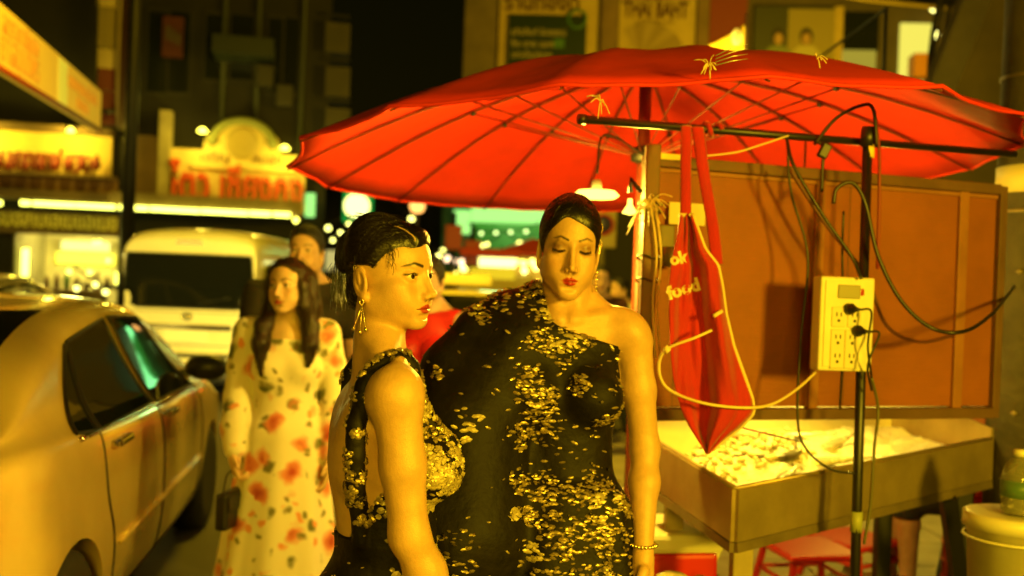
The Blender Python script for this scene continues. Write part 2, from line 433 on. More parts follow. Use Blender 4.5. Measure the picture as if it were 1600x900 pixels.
def torso_ops(S, z0=0.0, female=True, w=1.0, dpt=1.0, bust=1.0):
    q = lambda x, y, z: (x * w, y * dpt, z + z0)
    S.ell(q(0, -.008, .90), (.160 * w, .110 * dpt, .115), .03)
    for s in (1, -1): S.ell(q(s * .075, -.055, .865), (.088, .085, .09), .03)
    S.ell(q(0, 0, 1.05), ((.118 if female else .14) * w, .088 * dpt, .15), .04)
    S.ell(q(0, -.012, 1.205), (.132 * w, .098 * dpt, .155), .04)
    for s in (1, -1):
        S.cone(q(s * .150, -.018, 1.335), q(0, -.012, 1.335), .044, .062, .03)
        S.cone(q(s * .125, -.022, 1.350), q(s * .03, -.022, 1.425), .030, .036, .035)
        S.ell(q(s * .085, -.062, 1.24), (.065, .045, .10), .03)
        if female: S.ell(q(s * .072, .068 * bust, 1.195), (.058, .056, .058), .022 + .05 * (1 - bust))
        else: S.ell(q(s * .075, .045, 1.24), (.075, .05, .065), .03)
def leg_ops(S, hip, knee, ankle, foot_dir=(0, 1, 0), sc=1.0):
    hip, knee, ankle = (np.array(q, float) for q in (hip, knee, ankle)); fd = np.array(foot_dir, float)
    S.chain([hip, hip * .5 + knee * .5, knee], [.088 * sc, .074 * sc, .052 * sc], .02)
    S.chain([knee, knee * .68 + ankle * .32 + np.array((0, -.012, 0)), ankle], [.052 * sc, .053 * sc, .034 * sc], .02)
    S.cone(ankle + fd * -.03 + np.array((0, 0, -.045)), ankle + fd * .03, .028, .03, .02)
    S.cone(ankle + fd * .01 + np.array((0, 0, -.03)), ankle + fd * .13 + np.array((0, 0, -.055)), .034, .022, .02)
# ------------------------------------------------------------------ ground
ASPH = mat('asphalt', (.060, .052, .042), .62, noise=(1.3, .35), bump=(140, .35))
o = mesh('road', [(-150, -60, 0), (150, -60, 0), (150, 260, 0), (-150, 260, 0)], [(0, 1, 2, 3)], ASPH); structure(o)
PAVE = mat('paving_concrete', (.34, .29, .20), .7, noise=(3, .25), bump=(60, .3))
pav = MB().box((.55, 4.15, .0), (30, 40, .118)).build('pavement', mat('paving_bed', (.10, .09, .07), .85, noise=(5, .3)), None); structure(pav)
proto = None
for i in range(9):
    for j in range(11):
        if proto is None:
            proto = MB().box((-.245, -.245, 0), (.245, .245, .012), .006).build('paving_slab', PAVE, pav); s = proto
        else:
            s = proto.copy(); COL.objects.link(s); s.parent = pav
        s.location = (.80 + i * .5, 4.40 + j * .5, .118 + random.uniform(-.003, .002)); s.rotation_euler = (random.uniform(-.006, .006), random.uniform(-.006, .006), 0)
for i in range(16): structure(MB().box((.42, 4.02 + i * 1.0, 0), (.548, 4.995 + i * 1.0, .125), .015).build('kerb', mat('kerb_concrete', (.28, .25, .19), .75, noise=(6, .3)), None))
for i in range(2): structure(MB().box((.56 + i * 3.0, 4.02, 0), (3.545 + i * 3.0, 4.145, .125), .015).build('kerb', mat('kerb_concrete'), None))
# ------------------------------------------------------------------ facades are laid out on vertical planes
class Facade:
    def __init__(s, pxa, da, pxb, db):
        a, b = P(pxa, 440, da), P(pxb, 440, db); s.o = Vector((a.x, a.y, 0)); s.x = Vector((b.x - a.x, b.y - a.y, 0)).normalized(); s.n = s.x.cross(Vector((0, 0, 1)))
    def uv(s, px, py):
        c = CAMM.translation; d = P(px, py, 1) - c; t = (s.o - c).dot(s.n) / d.dot(s.n); q = c + d * t; return (q - s.o).dot(s.x), q.z
    def pt(s, u, z, out=0.0): return s.o + s.x * u + Vector((0, 0, z)) + s.n * out
    def M(s, u=0, z=0, out=0.0):
        q = s.pt(u, z, out); return Matrix(((s.x.x, s.n.x * -1, 0, q.x), (s.x.y, s.n.y * -1, 0, q.y), (0, 0, 1, q.z), (0, 0, 0, 1)))   # x along, y into the wall, z up
    def Mt(s, u, z, out=0.0):
        q = s.pt(u, z, out); return frame(q, s.x)
    def box(s, mb, px0, py0, px1, py1, out0, out1, bev=0.0):
        u0, z1 = s.uv((px0 + px1) / 2, py0); _, z0 = s.uv((px0 + px1) / 2, py1); u0, _ = s.uv(px0, (py0 + py1) / 2); u1, _ = s.uv(px1, (py0 + py1) / 2)
        mb.box((u0, -out1, z0), (u1, -out0, z1), bev, s.M()); return mb
    def centre(s, px, py): return s.uv(px, py)
LF = Facade(0, 20.0, 545, 21.4)
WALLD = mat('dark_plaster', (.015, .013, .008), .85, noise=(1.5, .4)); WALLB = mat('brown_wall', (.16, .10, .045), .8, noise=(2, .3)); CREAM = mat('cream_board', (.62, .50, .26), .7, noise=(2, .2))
# --- shop house row on the left
sh = thing('shop_house', 'dark shop house row with lit Thai shop front behind the cars', 'building', LF.pt(0, 0))
inv = Matrix.Translation(-LF.pt(0, 0))
def lf(name, m, parent, *boxes, bev=0.0, fac=None):
    fac = fac or LF; mb = MB()
    for b in boxes: fac.box(mb, *b, bev)
    mb.V = [tuple(Vector(v) - fac.o) for v in mb.V] if parent is not None else mb.V
    return mb.build(name, m, parent)
u_r, _ = LF.uv(512, 200); u_s0, zs0 = LF.uv(20, 482); u_s1, zs1 = LF.uv(186, 364)
mb = MB()      # wall with the opening of the shop left free
M = LF.M()
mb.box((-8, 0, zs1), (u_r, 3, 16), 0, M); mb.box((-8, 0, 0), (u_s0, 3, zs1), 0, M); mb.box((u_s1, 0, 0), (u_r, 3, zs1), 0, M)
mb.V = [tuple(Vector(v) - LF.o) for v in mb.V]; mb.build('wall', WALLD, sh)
mb = MB()
mb.box((u_s0, 2.4, 0), (u_s1, 2.5, zs1), 0, M); mb.box((u_s0, .0, zs1 - .02), (u_s1, 2.4, zs1 + .03), 0, M); mb.box((u_s0, 0, -.0), (u_s1, 2.4, .14), 0, M); mb.box((u_s0 - .05, 0, 0), (u_s0, 2.4, zs1), 0, M); mb.box((u_s1, 0, 0), (u_s1 + .05, 2.4, zs1), 0, M)
mb.V = [tuple(Vector(v) - LF.o) for v in mb.V]; mb.build('shop_room', mat('shop_plaster', (.62, .56, .34), .7, noise=(3, .2)), sh)
WARMW = (1, .93, .42)
def lit(name, colour, s): return glow(name, colour, s)
lf('menu_lightbox', lit('menu_glow', (1, .93, .06), 2.2), sh, (44, 392, 146, 411, -2.35, -2.25)); lf('menu_lightbox', lit('menu_white', (1, .93, .22), 1.8), sh, (60, 372, 142, 388, -2.0, -1.9))
lf('lamp_tube', lit('tube_white', (1, .96, .12), 5.5), sh, (29, 388, 39, 432, -.3, -.22)); lf('lamp_tube', lit('tube_white', None, 0), sh, (178, 426, 185, 447, -.25, -.15))
for (px, py) in ((154, 406), (182, 404), (132, 377), (140, 376), (90, 424), (124, 425), (120, 452)):
    u, z = LF.uv(px, py); MB().lathe([(0, -.06), (.06, 0), (0, .06)], 10, Matrix.Translation(LF.pt(u, z, -1.0) - LF.o)).build('bulb', lit('bulb_white', (1, .93, .12), 6), sh)
MB().box((u_s0 + .3, .6, .14), (u_s1 - .4, 1.2, 1.05), .02, M).build('shop_counter_tmp', WALLB, None)
c = bpy.data.objects['shop_counter_tmp']; c.name = 'counter'; c.data.transform(Matrix.Translation(-LF.o)); c.parent = sh
for i in range(9):   # goods on the counter
    u = u_s0 + .4 + i * .2; h = random.uniform(.12, .34)
    o = MB().lathe([(.06, 0), (.065, h * .7), (.03, h * .85), (.03, h)], 10, Matrix.Translation(LF.pt(u, 1.052, -.9) - LF.o)).build('jar', random.choice([WALLB, CREAM, mat('jar_green', (.1, .2, .06), .3)]), sh)
q = LF.pt((u_s0 + u_s1) / 2, 2.0, -1.1); lamp('shop_room_lamp', 'POINT', q, 130, (1, .84, .18), None, .25)
# upper storeys: windows, pipes, air units, a strip of dim sign
for i, (a, b, c2, d) in enumerate(((228, 15, 300, 150), (318, 20, 400, 130), (415, 25, 470, 150))):
    w = lf('window', mat('old_frame', (.018, .016, .010), .8), sh, (a, b, c2, d, .0, .06)); lf('pane', mat('dark_pane', (.01, .012, .008), .12), w, (a + 4, b + 5, (a + c2) / 2 - 2, d - 5, .055, .075), ((a + c2) / 2 + 2, b + 5, c2 - 4, d - 5, .055, .075))
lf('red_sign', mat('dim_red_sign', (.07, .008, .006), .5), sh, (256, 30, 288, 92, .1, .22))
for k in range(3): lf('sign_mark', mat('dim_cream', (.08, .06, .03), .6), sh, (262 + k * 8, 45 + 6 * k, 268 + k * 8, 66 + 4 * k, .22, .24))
lf('awning', mat('green_tin', (.012, .020, .012), .5), sh, (338, 74, 430, 100, .06, 1.0))
for x in (402, 432): lf('air_unit', mat('grey_tin', (.028, .025, .016), .6, noise=(4, .3)), sh, (x, 108 + (x - 402), x + 26, 140 + (x - 402), .05, .5), bev=.03)
for x in (345, 398, 468):
    u, z0 = LF.uv(x, 230); MB().tube([LF.pt(u, z0 - .2, .08) - LF.o, LF.pt(u, 15, .08) - LF.o], .05, 6).build('drain_pipe', mat('pipe_green', (.035, .04, .02), .6), sh)
for (y0) in (40, 108, 172):
    lf('balcony', mat('balcony_plaster', (.05, .042, .024), .75, noise=(3, .3)), sh, (508, y0, 546, y0 + 46, -1.0, .25)); lf('balcony_rail', WALLD, sh, (508, y0 - 14, 546, y0 - 10, .1, .2))
# canopy with its fluorescent tubes
cp = thing('shop_canopy', 'tin canopy edge lined with glowing fluorescent tubes', 'canopy', LF.o.copy())
lf('fascia', mat('canopy_tin', (.30, .22, .09), .6, noise=(4, .3)), cp, (-160, 300, 186, 313, .3, 1.05), (186, 312, 472, 336, .3, .95))
for a, b2 in ((-110, -40), (-36, 26), (54, 68), (72, 134), (136, 194), (200, 243), (246, 320), (322, 392), (394, 426), (429, 455)):
    ya = 318 + (a if a > 0 else 0) * .045 - 2; yb = 318 + max(b2, 0) * .045 - 2
    ua, za = LF.uv(a, ya + 4); ub, zb = LF.uv(b2, yb + 4)
    MB().tube([LF.pt(ua, za, 1.0) - LF.o, LF.pt(ub, za, 1.0) - LF.o], .045, 8).build('tube', lit('tube_long', (1, .98, .13), 5.5), cp)
u, z = LF.uv(463, 348); MB().lathe([(0, -.07), (.07, 0), (0, .07)], 10, Matrix.Translation(LF.pt(u, z, 1.0) - LF.o)).build('bulb', lit('bulb_white', None, 0), cp)
# name board under the tubes
nb = thing('name_board', 'brown shop name board with yellow Thai letters under the tubes', 'sign', LF.o.copy())
lf('board', WALLB, nb, (-140, 329, 187, 364, .02, .14))
def text_on(fac, name, text, px, py, hpx, m, parent, out, depth=.02, bold=0.0, wpx=None):
    u, z = fac.uv(px, py); _, z2 = fac.uv(px, py - hpx); size = (z2 - z) * 1.35
    Mt = fac.Mt(u, z, out); Mt.translation = Mt.translation - fac.o
    o = lettering(name, text, size, m, parent, Mt, depth, bold)
    if wpx:
        a, _ = fac.uv(px - wpx / 2, py); b, _ = fac.uv(px + wpx / 2, py); co = [v.co.copy() for v in o.data.vertices]; x = fac.x; pr = [v.dot(x) for v in co]; cur = max(pr) - min(pr); mid = (max(pr) + min(pr)) / 2; f = (b - a) / max(cur, 1e-4)
        for v in o.data.vertices: v.co = v.co + x * ((v.co.dot(x) - mid) * (f - 1))
    return o
text_on(LF, 'letters', 'รบฮสเบเอเบเเอเนย', 92, 346, 26, mat('yellow_letters', (.80, .70, .12), .5), nb, .15, .03, .006, 190)
# lit wall band with dark red letters, ledge and bunting
wb = thing('sign_band', 'floodlit yellow wall sign with dark red letters above the bunting', 'sign', LF.o.copy())
lf('board', mat('ochre_board', (.72, .52, .16), .7, noise=(2, .15)), wb, (-120, 206, 176, 272, .02, .12)); lf('cornice', WALLB, wb, (-120, 196, 180, 206, .02, .45)); lf('ledge', WALLB, wb, (-120, 271, 186, 275, .02, .5))
text_on(LF, 'letters', 'ร้านกาแฟ ฮง', 60, 252, 34, mat('dark_red_letters', (.22, .03, .015), .5), wb, .14, .04, .01, 175)
for i in range(9):
    x = -20 + i * 22; u, z = LF.uv(x, 269); MB().lathe([(.05, 0), (.10, .10), (.05, .26), (0, .34)], 8, Matrix.Translation(LF.pt(u, z, .35) - LF.o)).build('finial', mat('dark_red_letters'), wb)
u, z = LF.uv(120, 212); MB().lathe([(.02, .09), (.07, .03), (.08, 0), (0, -.02)], 12, Matrix.Translation(LF.pt(u, z, .55) - LF.o)).build('flood_lamp', lit('flood_glow', (1, .88, .07), 9), wb)
lamp('flood_a', 'POINT', LF.pt(u, z - .15, .75), 60, (1, .74, .05), None, .1)
u, z = LF.uv(-10, 212); lamp('flood_b', 'POINT', LF.pt(u, z - .15, .75), 60, (1, .74, .05), None, .1)
bt = thing('bunting', 'row of brown pennants hanging under the floodlit wall sign', 'bunting', LF.o.copy())
lf('backing', mat('tan_cloth', (.36, .22, .09), .8), bt, (-120, 275, 186, 300, .05, .09))
for i in range(12):
    x = -90 + i * 23; u0, z1 = LF.uv(x, 276); u1, z0 = LF.uv(x + 20, 300); m_ = (u0 + u1) / 2; w_ = (u1 - u0) * .28
    mb = MB().prism([(u0, z1), (u1, z1), (m_ + w_, z0), (m_ - w_, z0)], .02, LF.M(0, 0, .14)); mb.V = [tuple(Vector(v) - LF.o) for v in mb.V]; mb.build('pennant', mat('brown_cloth', (.13, .065, .03), .85), bt)
# --- big arched sign over the van
sg = thing('arched_sign', 'cream arched shop sign with large red Thai letters above the van', 'sign', LF.o.copy())
IV = mat('ivory_board', (.70, .56, .22), .6, noise=(2.5, .15))
lf('board', IV, sg, (262, 240, 477, 322, .15, .32)); lf('base_moulding', IV, sg, (258, 316, 480, 330, .15, .48), bev=.02); lf('top_moulding', IV, sg, (300, 262, 476, 269, .32, .42))
u0, z0 = LF.uv(318, 262); u1, _ = LF.uv(440, 262); _, zt = LF.uv(378, 196)
um = (u0 + u1) / 2; hw = (u1 - u0) / 2; out = [(um - hw, z0 - .1)] + [(um + hw * math.cos(a), z0 + (zt - z0) * (.35 + .65 * math.sin(a) ** .8) if 0 < a < 3.14 else z0) for a in np.linspace(3.14, 0, 15)] + [(um + hw, z0 - .1)]
mb = MB().prism(out, .14, LF.M(0, 0, .30)); mb.V = [tuple(Vector(v) - LF.o) for v in mb.V]; mb.build('pediment', IV, sg)
arc = [LF.pt(um + hw * .8 * math.cos(a), z0 + (zt - z0) * (.35 + .70 * max(0, math.sin(a)) ** .8), .36) - LF.o for a in np.linspace(2.9, .24, 18)]
MB().tube(arc, .09, 8).build('scroll', mat('green_bronze', (.22, .24, .09), .5), sg)
for e in (arc[0], arc[-1]): MB().lathe([(0, -.13), (.12, -.03), (.12, .03), (0, .13)], 10, Matrix.Translation(e)).build('volute', mat('green_bronze'), sg)
MB().lathe([(.34, 0), (.34, .05), (.28, .07), (.24, .04), (0, .05)], 24, Matrix.Translation(-LF.o) @ LF.Mt(um, z0 + (zt - z0) * .55, .31)).build('medallion', mat('gold_relief', (.42, .32, .10), .45, bump=(30, 1.0)), sg)
text_on(LF, 'small_letters', 'เจริญ', 338, 249, 15, mat('brown_letters', (.20, .09, .03), .6), sg, .33, .02); text_on(LF, 'small_letters', 'ลิ้มสุข', 418, 252, 15, mat('brown_letters'), sg, .33, .02)
text_on(LF, 'red_letters', 'ไตว เซียงกง', 375, 297, 52, mat('red_enamel', (.62, .07, .025), .4), sg, .46, .10, .022, 205)
lf('pillar', mat('pale_pillar', (.40, .34, .17), .7, noise=(2, .3)), sg, (252, 178, 270, 330, .10, .50)); lf('side_board', WALLB, sg, (204, 214, 250, 308, .05, .25))
for x, y in ((322, 214), (446, 240)):
    u, z = LF.uv(x, y); MB().lathe([(.03, .08), (.09, .03), (.10, 0), (0, -.03)], 14, Matrix.Translation(LF.pt(u, z, .75) - LF.o)).build('flood_lamp', lit('flood_glow', None, 0), sg)
    lamp('sign_flood', 'POINT', LF.pt(u, z - .2, 1.0), 42, (1, .74, .06), None, .12)
lf('mint_lightbox', lit('mint_glow', (.40, 1, .22), 1.2), sg, (477, 305, 492, 340, .2, .5))
# --- vertical hanging signs and the black pole in front of the row
VS = Facade(150, 17.0, 210, 17.2)
vs = thing('hanging_sign', 'tall narrow cream and red sign panel fixed beside the black pole', 'sign', VS.o.copy())
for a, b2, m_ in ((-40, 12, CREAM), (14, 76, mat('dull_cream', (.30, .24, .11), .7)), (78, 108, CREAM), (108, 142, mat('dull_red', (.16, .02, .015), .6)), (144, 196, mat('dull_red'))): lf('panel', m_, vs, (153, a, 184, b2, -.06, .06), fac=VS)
lf('frame', BLACKP if 'black_plastic' in MATS else mat('black_plastic', (.012, .011, .010), .45), vs, (151, -60, 153, 205, -.08, .08), fac=VS)
ov = thing('hanging_sign', 'long oval sign blade with red edge hanging by the black pole', 'sign', VS.o.copy())
ua, zb = VS.uv(182, 205); ub, zt = VS.uv(208, -60); um = (ua + ub) / 2; hw = (ub - ua) / 2
pts = [(um + hw * math.copysign(abs(math.cos(a)) ** .6, math.cos(a)), (zb + zt) / 2 + (zt - zb) / 2 * math.sin(a)) for a in np.linspace(0, 2 * math.pi, 40)[:-1]]
mb = MB().prism(pts, .10, VS.M(0, 0, .35)); mb.V = [tuple(Vector(v) - VS.o) for v in mb.V]; mb.build('blade', mat('brown_red', (.15, .06, .025), .6), ov)
MB().tube([VS.pt(a, b2, .35) - VS.o for a, b2 in pts + [pts[0]]], .03, 6, caps=False).build('rim', CREAM, ov)
q = P(205, 200, 16.0); pole = thing('street_pole', 'slim black street pole in front of the shop house row', 'pole', (q.x, q.y, 0))
MB().tube([(0, 0, 0), (0, 0, 14)], [.11, .09], 10).build('shaft', mat('black_iron', (.012, .011, .009), .5), pole); MB().lathe([(.2, 0), (.2, .06), (.13, .3)], 12).build('base', mat('black_iron'), pole)
# --- slanting banner box at the upper left corner
bn = thing('banner_box', 'long pale sign box with faint Thai lettering receding from the upper left corner', 'sign')
a, b2 = P(0, 55, 9.0), P(158, 174, 15.0); a2 = a + (a - b2) * .35; L = (b2 - a2).length; Mb = frame(a2, b2 - a2); h = 100 * 9 / 1556 / 2
MB().box((0, -h, -.12), (L, h, 0), .01, Mb).build('box', mat('banner_vinyl', (.62, .42, .07), .6, noise=(2, .15), emit=(1, .55, .02), es=.36), bn)  # emission stands in for street light falling on the vinyl
for i in range(3):
    x = L * (.36 + .26 * i); MB().box((x - .25, -h * .9, .0), (x + .35, h * .9, .006), 0, Mb).build('panel', mat('banner_white', (.72, .66, .34), .6, emit=(.8, .72, .05), es=.40), bn) if i == 1 else None  # panel glows as well, in place of the street light on it
letm = mat('banner_letters', (.56, .27, .03), .6, emit=(1, .42, .02), es=.22)  # letters glow with the box, street light put into the material
lettering('letters', 'ลดราคาพิเศษ', .30, letm, bn, Mb @ Matrix.Translation((L * .36, h * .45, .008)), .004); lettering('letters', 'ยาสมุนไพร', .40, letm, bn, Mb @ Matrix.Translation((L * .36, -h * .3, .008)), .004)
lettering('letters', 'ร้านขายยาและเครื่องดื่ม', .26, letm, bn, Mb @ Matrix.Translation((L * .80, h * .3, .008)), .004); lettering('letters', 'เปิดทุกวัน', .26, letm, bn, Mb @ Matrix.Translation((L * .80, -h * .4, .008)), .004)
MB().tube([a2 + Vector((0, 0, -h)), a2 + (b2 - a2) * .5 + Vector((0, 0, -h)), b2 + Vector((0, 0, -h))], .03, 6).build('rail', mat('red_rail', (.35, .06, .03), .6), bn)
e = P(178, 174, 17.0); MB().tube([b2, e], .04, 6).build('bracket', mat('black_iron'), bn)
# ------------------------------------------------------------------ right-hand building
RF = Facade(730, 25.0, 1600, 24.0)
rb = thing('commercial_building', 'brown commercial building with billboards above the red umbrella', 'building', RF.o.copy())
u_e = RF.uv(1720, 200)[0]; uL = RF.uv(726, 150)[0]
mb = MB().box((uL, 0, 4.2), (u_e, 8, 22), 0, RF.M()); mb.V = [tuple(Vector(v) - RF.o) for v in mb.V]; mb.build('wall', mat('brown_render', (.075, .055, .025), .8, noise=(1.2, .35)), rb)
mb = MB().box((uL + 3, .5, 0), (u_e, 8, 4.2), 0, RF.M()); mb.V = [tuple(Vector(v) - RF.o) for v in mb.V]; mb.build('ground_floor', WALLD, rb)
lf('pilaster', mat('grey_brown', (.15, .11, .055), .8, noise=(2, .3)), rb, (728, -80, 776, 240, .02, .4), fac=RF); lf('pilaster', WALLB, rb, (938, -80, 964, 240, .02, .35), fac=RF); lf('pilaster', WALLB, rb, (1086, -80, 1104, 240, .02, .3), fac=RF)
KH = mat('khaki_board', (.40, .29, .085), .7, noise=(2, .2))
lf('sign_frame', KH, rb, (780, -80, 936, 215, .02, .16), fac=RF); lf('sign_board', KH, rb, (966, -80, 1085, 215, .02, .16), fac=RF); lf('red_board', mat('dull_red'), rb, (1108, -80, 1166, 150, .02, .12), fac=RF)
lf('green_board', mat('green_black', (.010, .022, .012), .4), rb, (795, 28, 916, 112, .17, .26), fac=RF)
text_on(RF, 'dark_letters', 'ร้านทองดี', 848, 8, 26, mat('deep_brown_letters', (.07, .025, .01), .6), rb, .17, .02, .012, 116)
DIM = mat('dim_letters', (.32, .27, .12), .6)
for t_, y, w in (('ผลิตภัณฑ์ อันตรธาน', 55, 84), ('ซื้อ ขาย แลก', 73, 66), ('แลกเปลี่ยนเงินตรา', 90, 62)): text_on(RF, 'board_letters', t_, 842 - (84 - w) / 2, y, 11, DIM, rb, .27, .01, .004, w)
for px, py, w, h_ in ((874, 72, 16, 14),): lf('green_patch', mat('board_green', (.05, .14, .05), .5), rb, (px - w / 2, py - h_ / 2, px + w / 2, py + h_ / 2, .26, .28), fac=RF)
u, z = RF.uv(902, 34); MB().tube([RF.pt(u + .22 * math.cos(a), z + .22 * math.sin(a), .27) - RF.o for a in np.linspace(0, 6.28, 20)], .035, 6, caps=False).build('roundel', mat('board_green'), rb)
text_on(RF, 'dark_letters', 'WE BUY', 1020, -4, 15, mat('deep_brown_letters'), rb, .17, .02, .01, 60)
text_on(RF, 'dark_letters', 'THAI BAHT', 1024, 19, 26, mat('deep_brown_letters'), rb, .17, .02, .02, 102)
text_on(RF, 'small_letters', 'อ.ที่เชียงใหม่ บาท', 1022, 37, 8, mat('deep_brown_letters'), rb, .17, .01, .0, 58)
for k in range(6):   # fan of printed banknotes
    u, z = RF.uv(1010, 96); a = R_(118 - 17 * k); Mf = Matrix.Translation(-RF.o) @ RF.M(u, z, .17 + .012 * k) @ Matrix.Rotation(-(a), 4, 'Y'); MB().box((.18, -.008, -.17), (.92, .0, .17), 0, Mf).build('banknote_print', mat('note_print_%d' % (k % 2), ((.28, .20, .07), (.22, .15, .05))[k % 2], .7), rb)
# photo billboard with two printed people
bb = thing('billboard', 'photo billboard of two smiling people on the brown building', 'billboard', RF.o.copy())
lf('board', mat('print_dark', (.035, .035, .018), .5), bb, (1176, 14, 1312, 110, .02, .2), fac=RF); lf('print_pale', mat('print_khaki', (.24, .19, .07), .5), bb, (1228, 18, 1306, 108, .2, .215), fac=RF); lf('edge', KH, bb, (1300, 14, 1313, 110, .2, .24), fac=RF)
for cx, body in ((1213, (.14, .16, .08)), (1256, (.36, .31, .16))):
    u, z = RF.uv(cx, 78); Mf = Matrix.Translation(-RF.o) @ RF.M(u, z, .235); sil = [(-.36, -.6), (-.34, -.12), (-.20, .02), (-.09, .06), (.09, .06), (.20, .02), (.34, -.12), (.36, -.6)]
    MB().prism(sil, .015, Mf).build('print_torso', mat('print_%d' % cx, body, .6), bb)
    MB().prism([(.16 * math.cos(a), .26 + .21 * math.sin(a)) for a in np.linspace(0, 6.28, 20)[:-1]], .02, Mf @ Matrix.Translation((0, -.006, .01))).build('print_hair', mat('print_hair', (.02, .014, .008), .6), bb)
    MB().prism([(.105 * math.cos(a), .21 + .14 * math.sin(a)) for a in np.linspace(0, 6.28, 20)[:-1]], .02, Mf @ Matrix.Translation((0, -.012, 0))).build('print_face', mat('print_skin', (.34, .20, .10), .6), bb)
lf('dark_window', mat('dark_pane', (.01, .012, .008), .12), rb, (1316, 20, 1372, 82, .02, .08), fac=RF)
lf('lit_panel', lit('dim_yellow', (1, .80, .08), .38), rb, (1312, 80, 1366, 130, .02, .12), fac=RF); lf('lit_window', lit('window_yellow', (1, .88, .12), .95), rb, (1404, 38, 1456, 130, .02, .10), fac=RF)
lf('orange_box', mat('orange_box', (.55, .22, .05), .6), rb, (1416, 92, 1444, 128, .12, .6), fac=RF)
for px, py in ((1447, 22), (1450, 62)): u, z = RF.uv(px, py); MB().lathe([(0, -.1), (.1, 0), (0, .1)], 10, Matrix.Translation(RF.pt(u, z, .5) - RF.o)).build('bulb', lit('bulb_yellow', (1, .9, .22), 6), rb)
aw = thing('sun_awning', 'black sagging awning strung across the brown building top', 'awning', RF.o.copy())
mb = MB(); pa = [(1150, -6, 3), (1250, 12, 16), (1330, 26, 28), (1400, 34, 30), (1465, 40, 34)]
V = []
for px, py, th in pa:
    u, z = RF.uv(px, py); u2, z2 = RF.uv(px, py - th - 24); V += [RF.pt(u, z, 1.4) - RF.o, RF.pt(u, z2, .1) - RF.o, RF.pt(u, z - .06, 1.4) - RF.o]
F_ = []
for i in range(len(pa) - 1): F_ += [(i * 3, i * 3 + 1, i * 3 + 4, i * 3 + 3), (i * 3, i * 3 + 3, i * 3 + 5, i * 3 + 2)]
mesh('cloth', V, F_, mat('black_cloth', (.012, .012, .008), .8), aw)
MB().tube([Vector(V[0]), Vector(V[6]), Vector(V[12])], .05, 6).build('rail', KH, aw)
# steel beam and cable bundle near the right edge
st = thing('steel_beam', 'slanting grey steel beam at the upper right corner', 'beam', P(1500, 60, 9.0) * 0)
d = 9.0; MB().tube([P(1545, -60, d), P(1462, 150, d)], .16, 4, smooth=False).build('beam', mat('beam_grey', (.20, .17, .09), .6, noise=(3, .3)), st); MB().tube([P(1462, 150, d), Vector((P(1462, 150, d).x, P(1462, 150, d).y, 0))], .09, 8).build('post', mat('beam_grey'), st)
cb = thing('cable_bundle', 'tangled dark cables and leaves hanging beside the slanting beam', 'cables')
for k in range(9):
    x = 1462 + k * 5 + random.uniform(-4, 4); MB().tube(spline([P(x + 14, -40, 9.6), P(x + random.uniform(-8, 8), 40, 9.6), P(x - 10 + random.uniform(-6, 6), 90, 9.6), P(x - 14, 140, 9.6)], 6), random.uniform(.012, .03), 5).build('cable', mat('cable_olive', (.05, .048, .02), .6), cb)
# ------------------------------------------------------------------ middle distance: green market front and lights
GF = Facade(690, 34.0, 1010, 33.0)
gm = thing('market_hall', 'green market hall front with mint glowing sign strip', 'building', GF.o.copy())
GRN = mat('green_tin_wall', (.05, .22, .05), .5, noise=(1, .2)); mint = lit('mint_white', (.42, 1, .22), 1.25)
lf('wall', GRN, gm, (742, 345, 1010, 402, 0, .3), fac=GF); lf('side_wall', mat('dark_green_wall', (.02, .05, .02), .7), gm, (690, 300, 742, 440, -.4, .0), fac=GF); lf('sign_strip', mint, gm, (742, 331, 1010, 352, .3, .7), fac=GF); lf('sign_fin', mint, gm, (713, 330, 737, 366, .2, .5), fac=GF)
lf('added_green_band', lit('added_mint_glow', (.25, 1, .30), 3.5), gm, (742, 282, 1010, 306, .3, .5), fac=GF); lf('upper_wall', GRN, gm, (742, 240, 1010, 331, -.3, .1), fac=GF)  # glowing band is added, unseen, for the green reflection in the sedan windows
lf('low_sign', lit('mint_low', (.5, 1, .22), 1.6), gm, (953, 375, 992, 391, .3, .5), fac=GF); lf('stall_front', lit('stall_glow', (1, .72, .10), 1.5), gm, (955, 394, 1000, 432, -.5, -.2), fac=GF); lf('base_wall', mat('dim_base', (.10, .07, .03), .8), gm, (700, 402, 1010, 470, -1.2, -.8), fac=GF)
for px, py, w, h_ in ((968, 402, 4, 20), (975, 420, 9, 18), (960, 424, 12, 10), (984, 412, 5, 22)): lf('lamp', lit('stall_white', (1, .93, .16), 4), gm, (px - w / 2, py - h_ / 2, px + w / 2, py + h_ / 2, .1, .3), fac=GF)
q = GF.pt(GF.uv(800, 372)[0], GF.uv(800, 372)[1] + .4, 2.2); lamp('market_sign_light', 'POINT', q, 160, (.55, 1, .30), None, .6)
def string(label, pts, r, m, group='strings of distant lamps'):
    t = thing('lamp_string', label, 'lamps', group=group); ws = [P(*p[:3]) for p in pts]
    MB().tube([ws[0] + Vector((-.4, 0, .25))] + [w + Vector((0, 0, .0)) for w in ws] + [ws[-1] + Vector((.4, 0, .25))], .02, 5).build('wire', mat('black_iron'), t)
    for w in ws: MB().lathe([(0, -r), (r * .7, -r * .7), (r, 0), (r * .7, r * .7), (0, r)], 12, Matrix.Translation(w + Vector((0, 0, -r)))).build('bulb', m, t)
    return t
BW = lit('far_bulb', (1, .95, .20), 5); BY = lit('far_bulb_yellow', (1, .78, .12), 6); BP = lit('far_bulb_pink', (1, .66, .36), 3.5)
string('four white bulbs in a slanting row before the green market front', [(739, 384, 28), (747, 383, 28), (754, 380.5, 28), (761.5, 378.5, 28)], .055, BW)
string('cluster of white bulbs right of the profile woman\'s brow', [(686, 396, 30), (692, 388, 30), (698, 402, 30)], .07, BW)
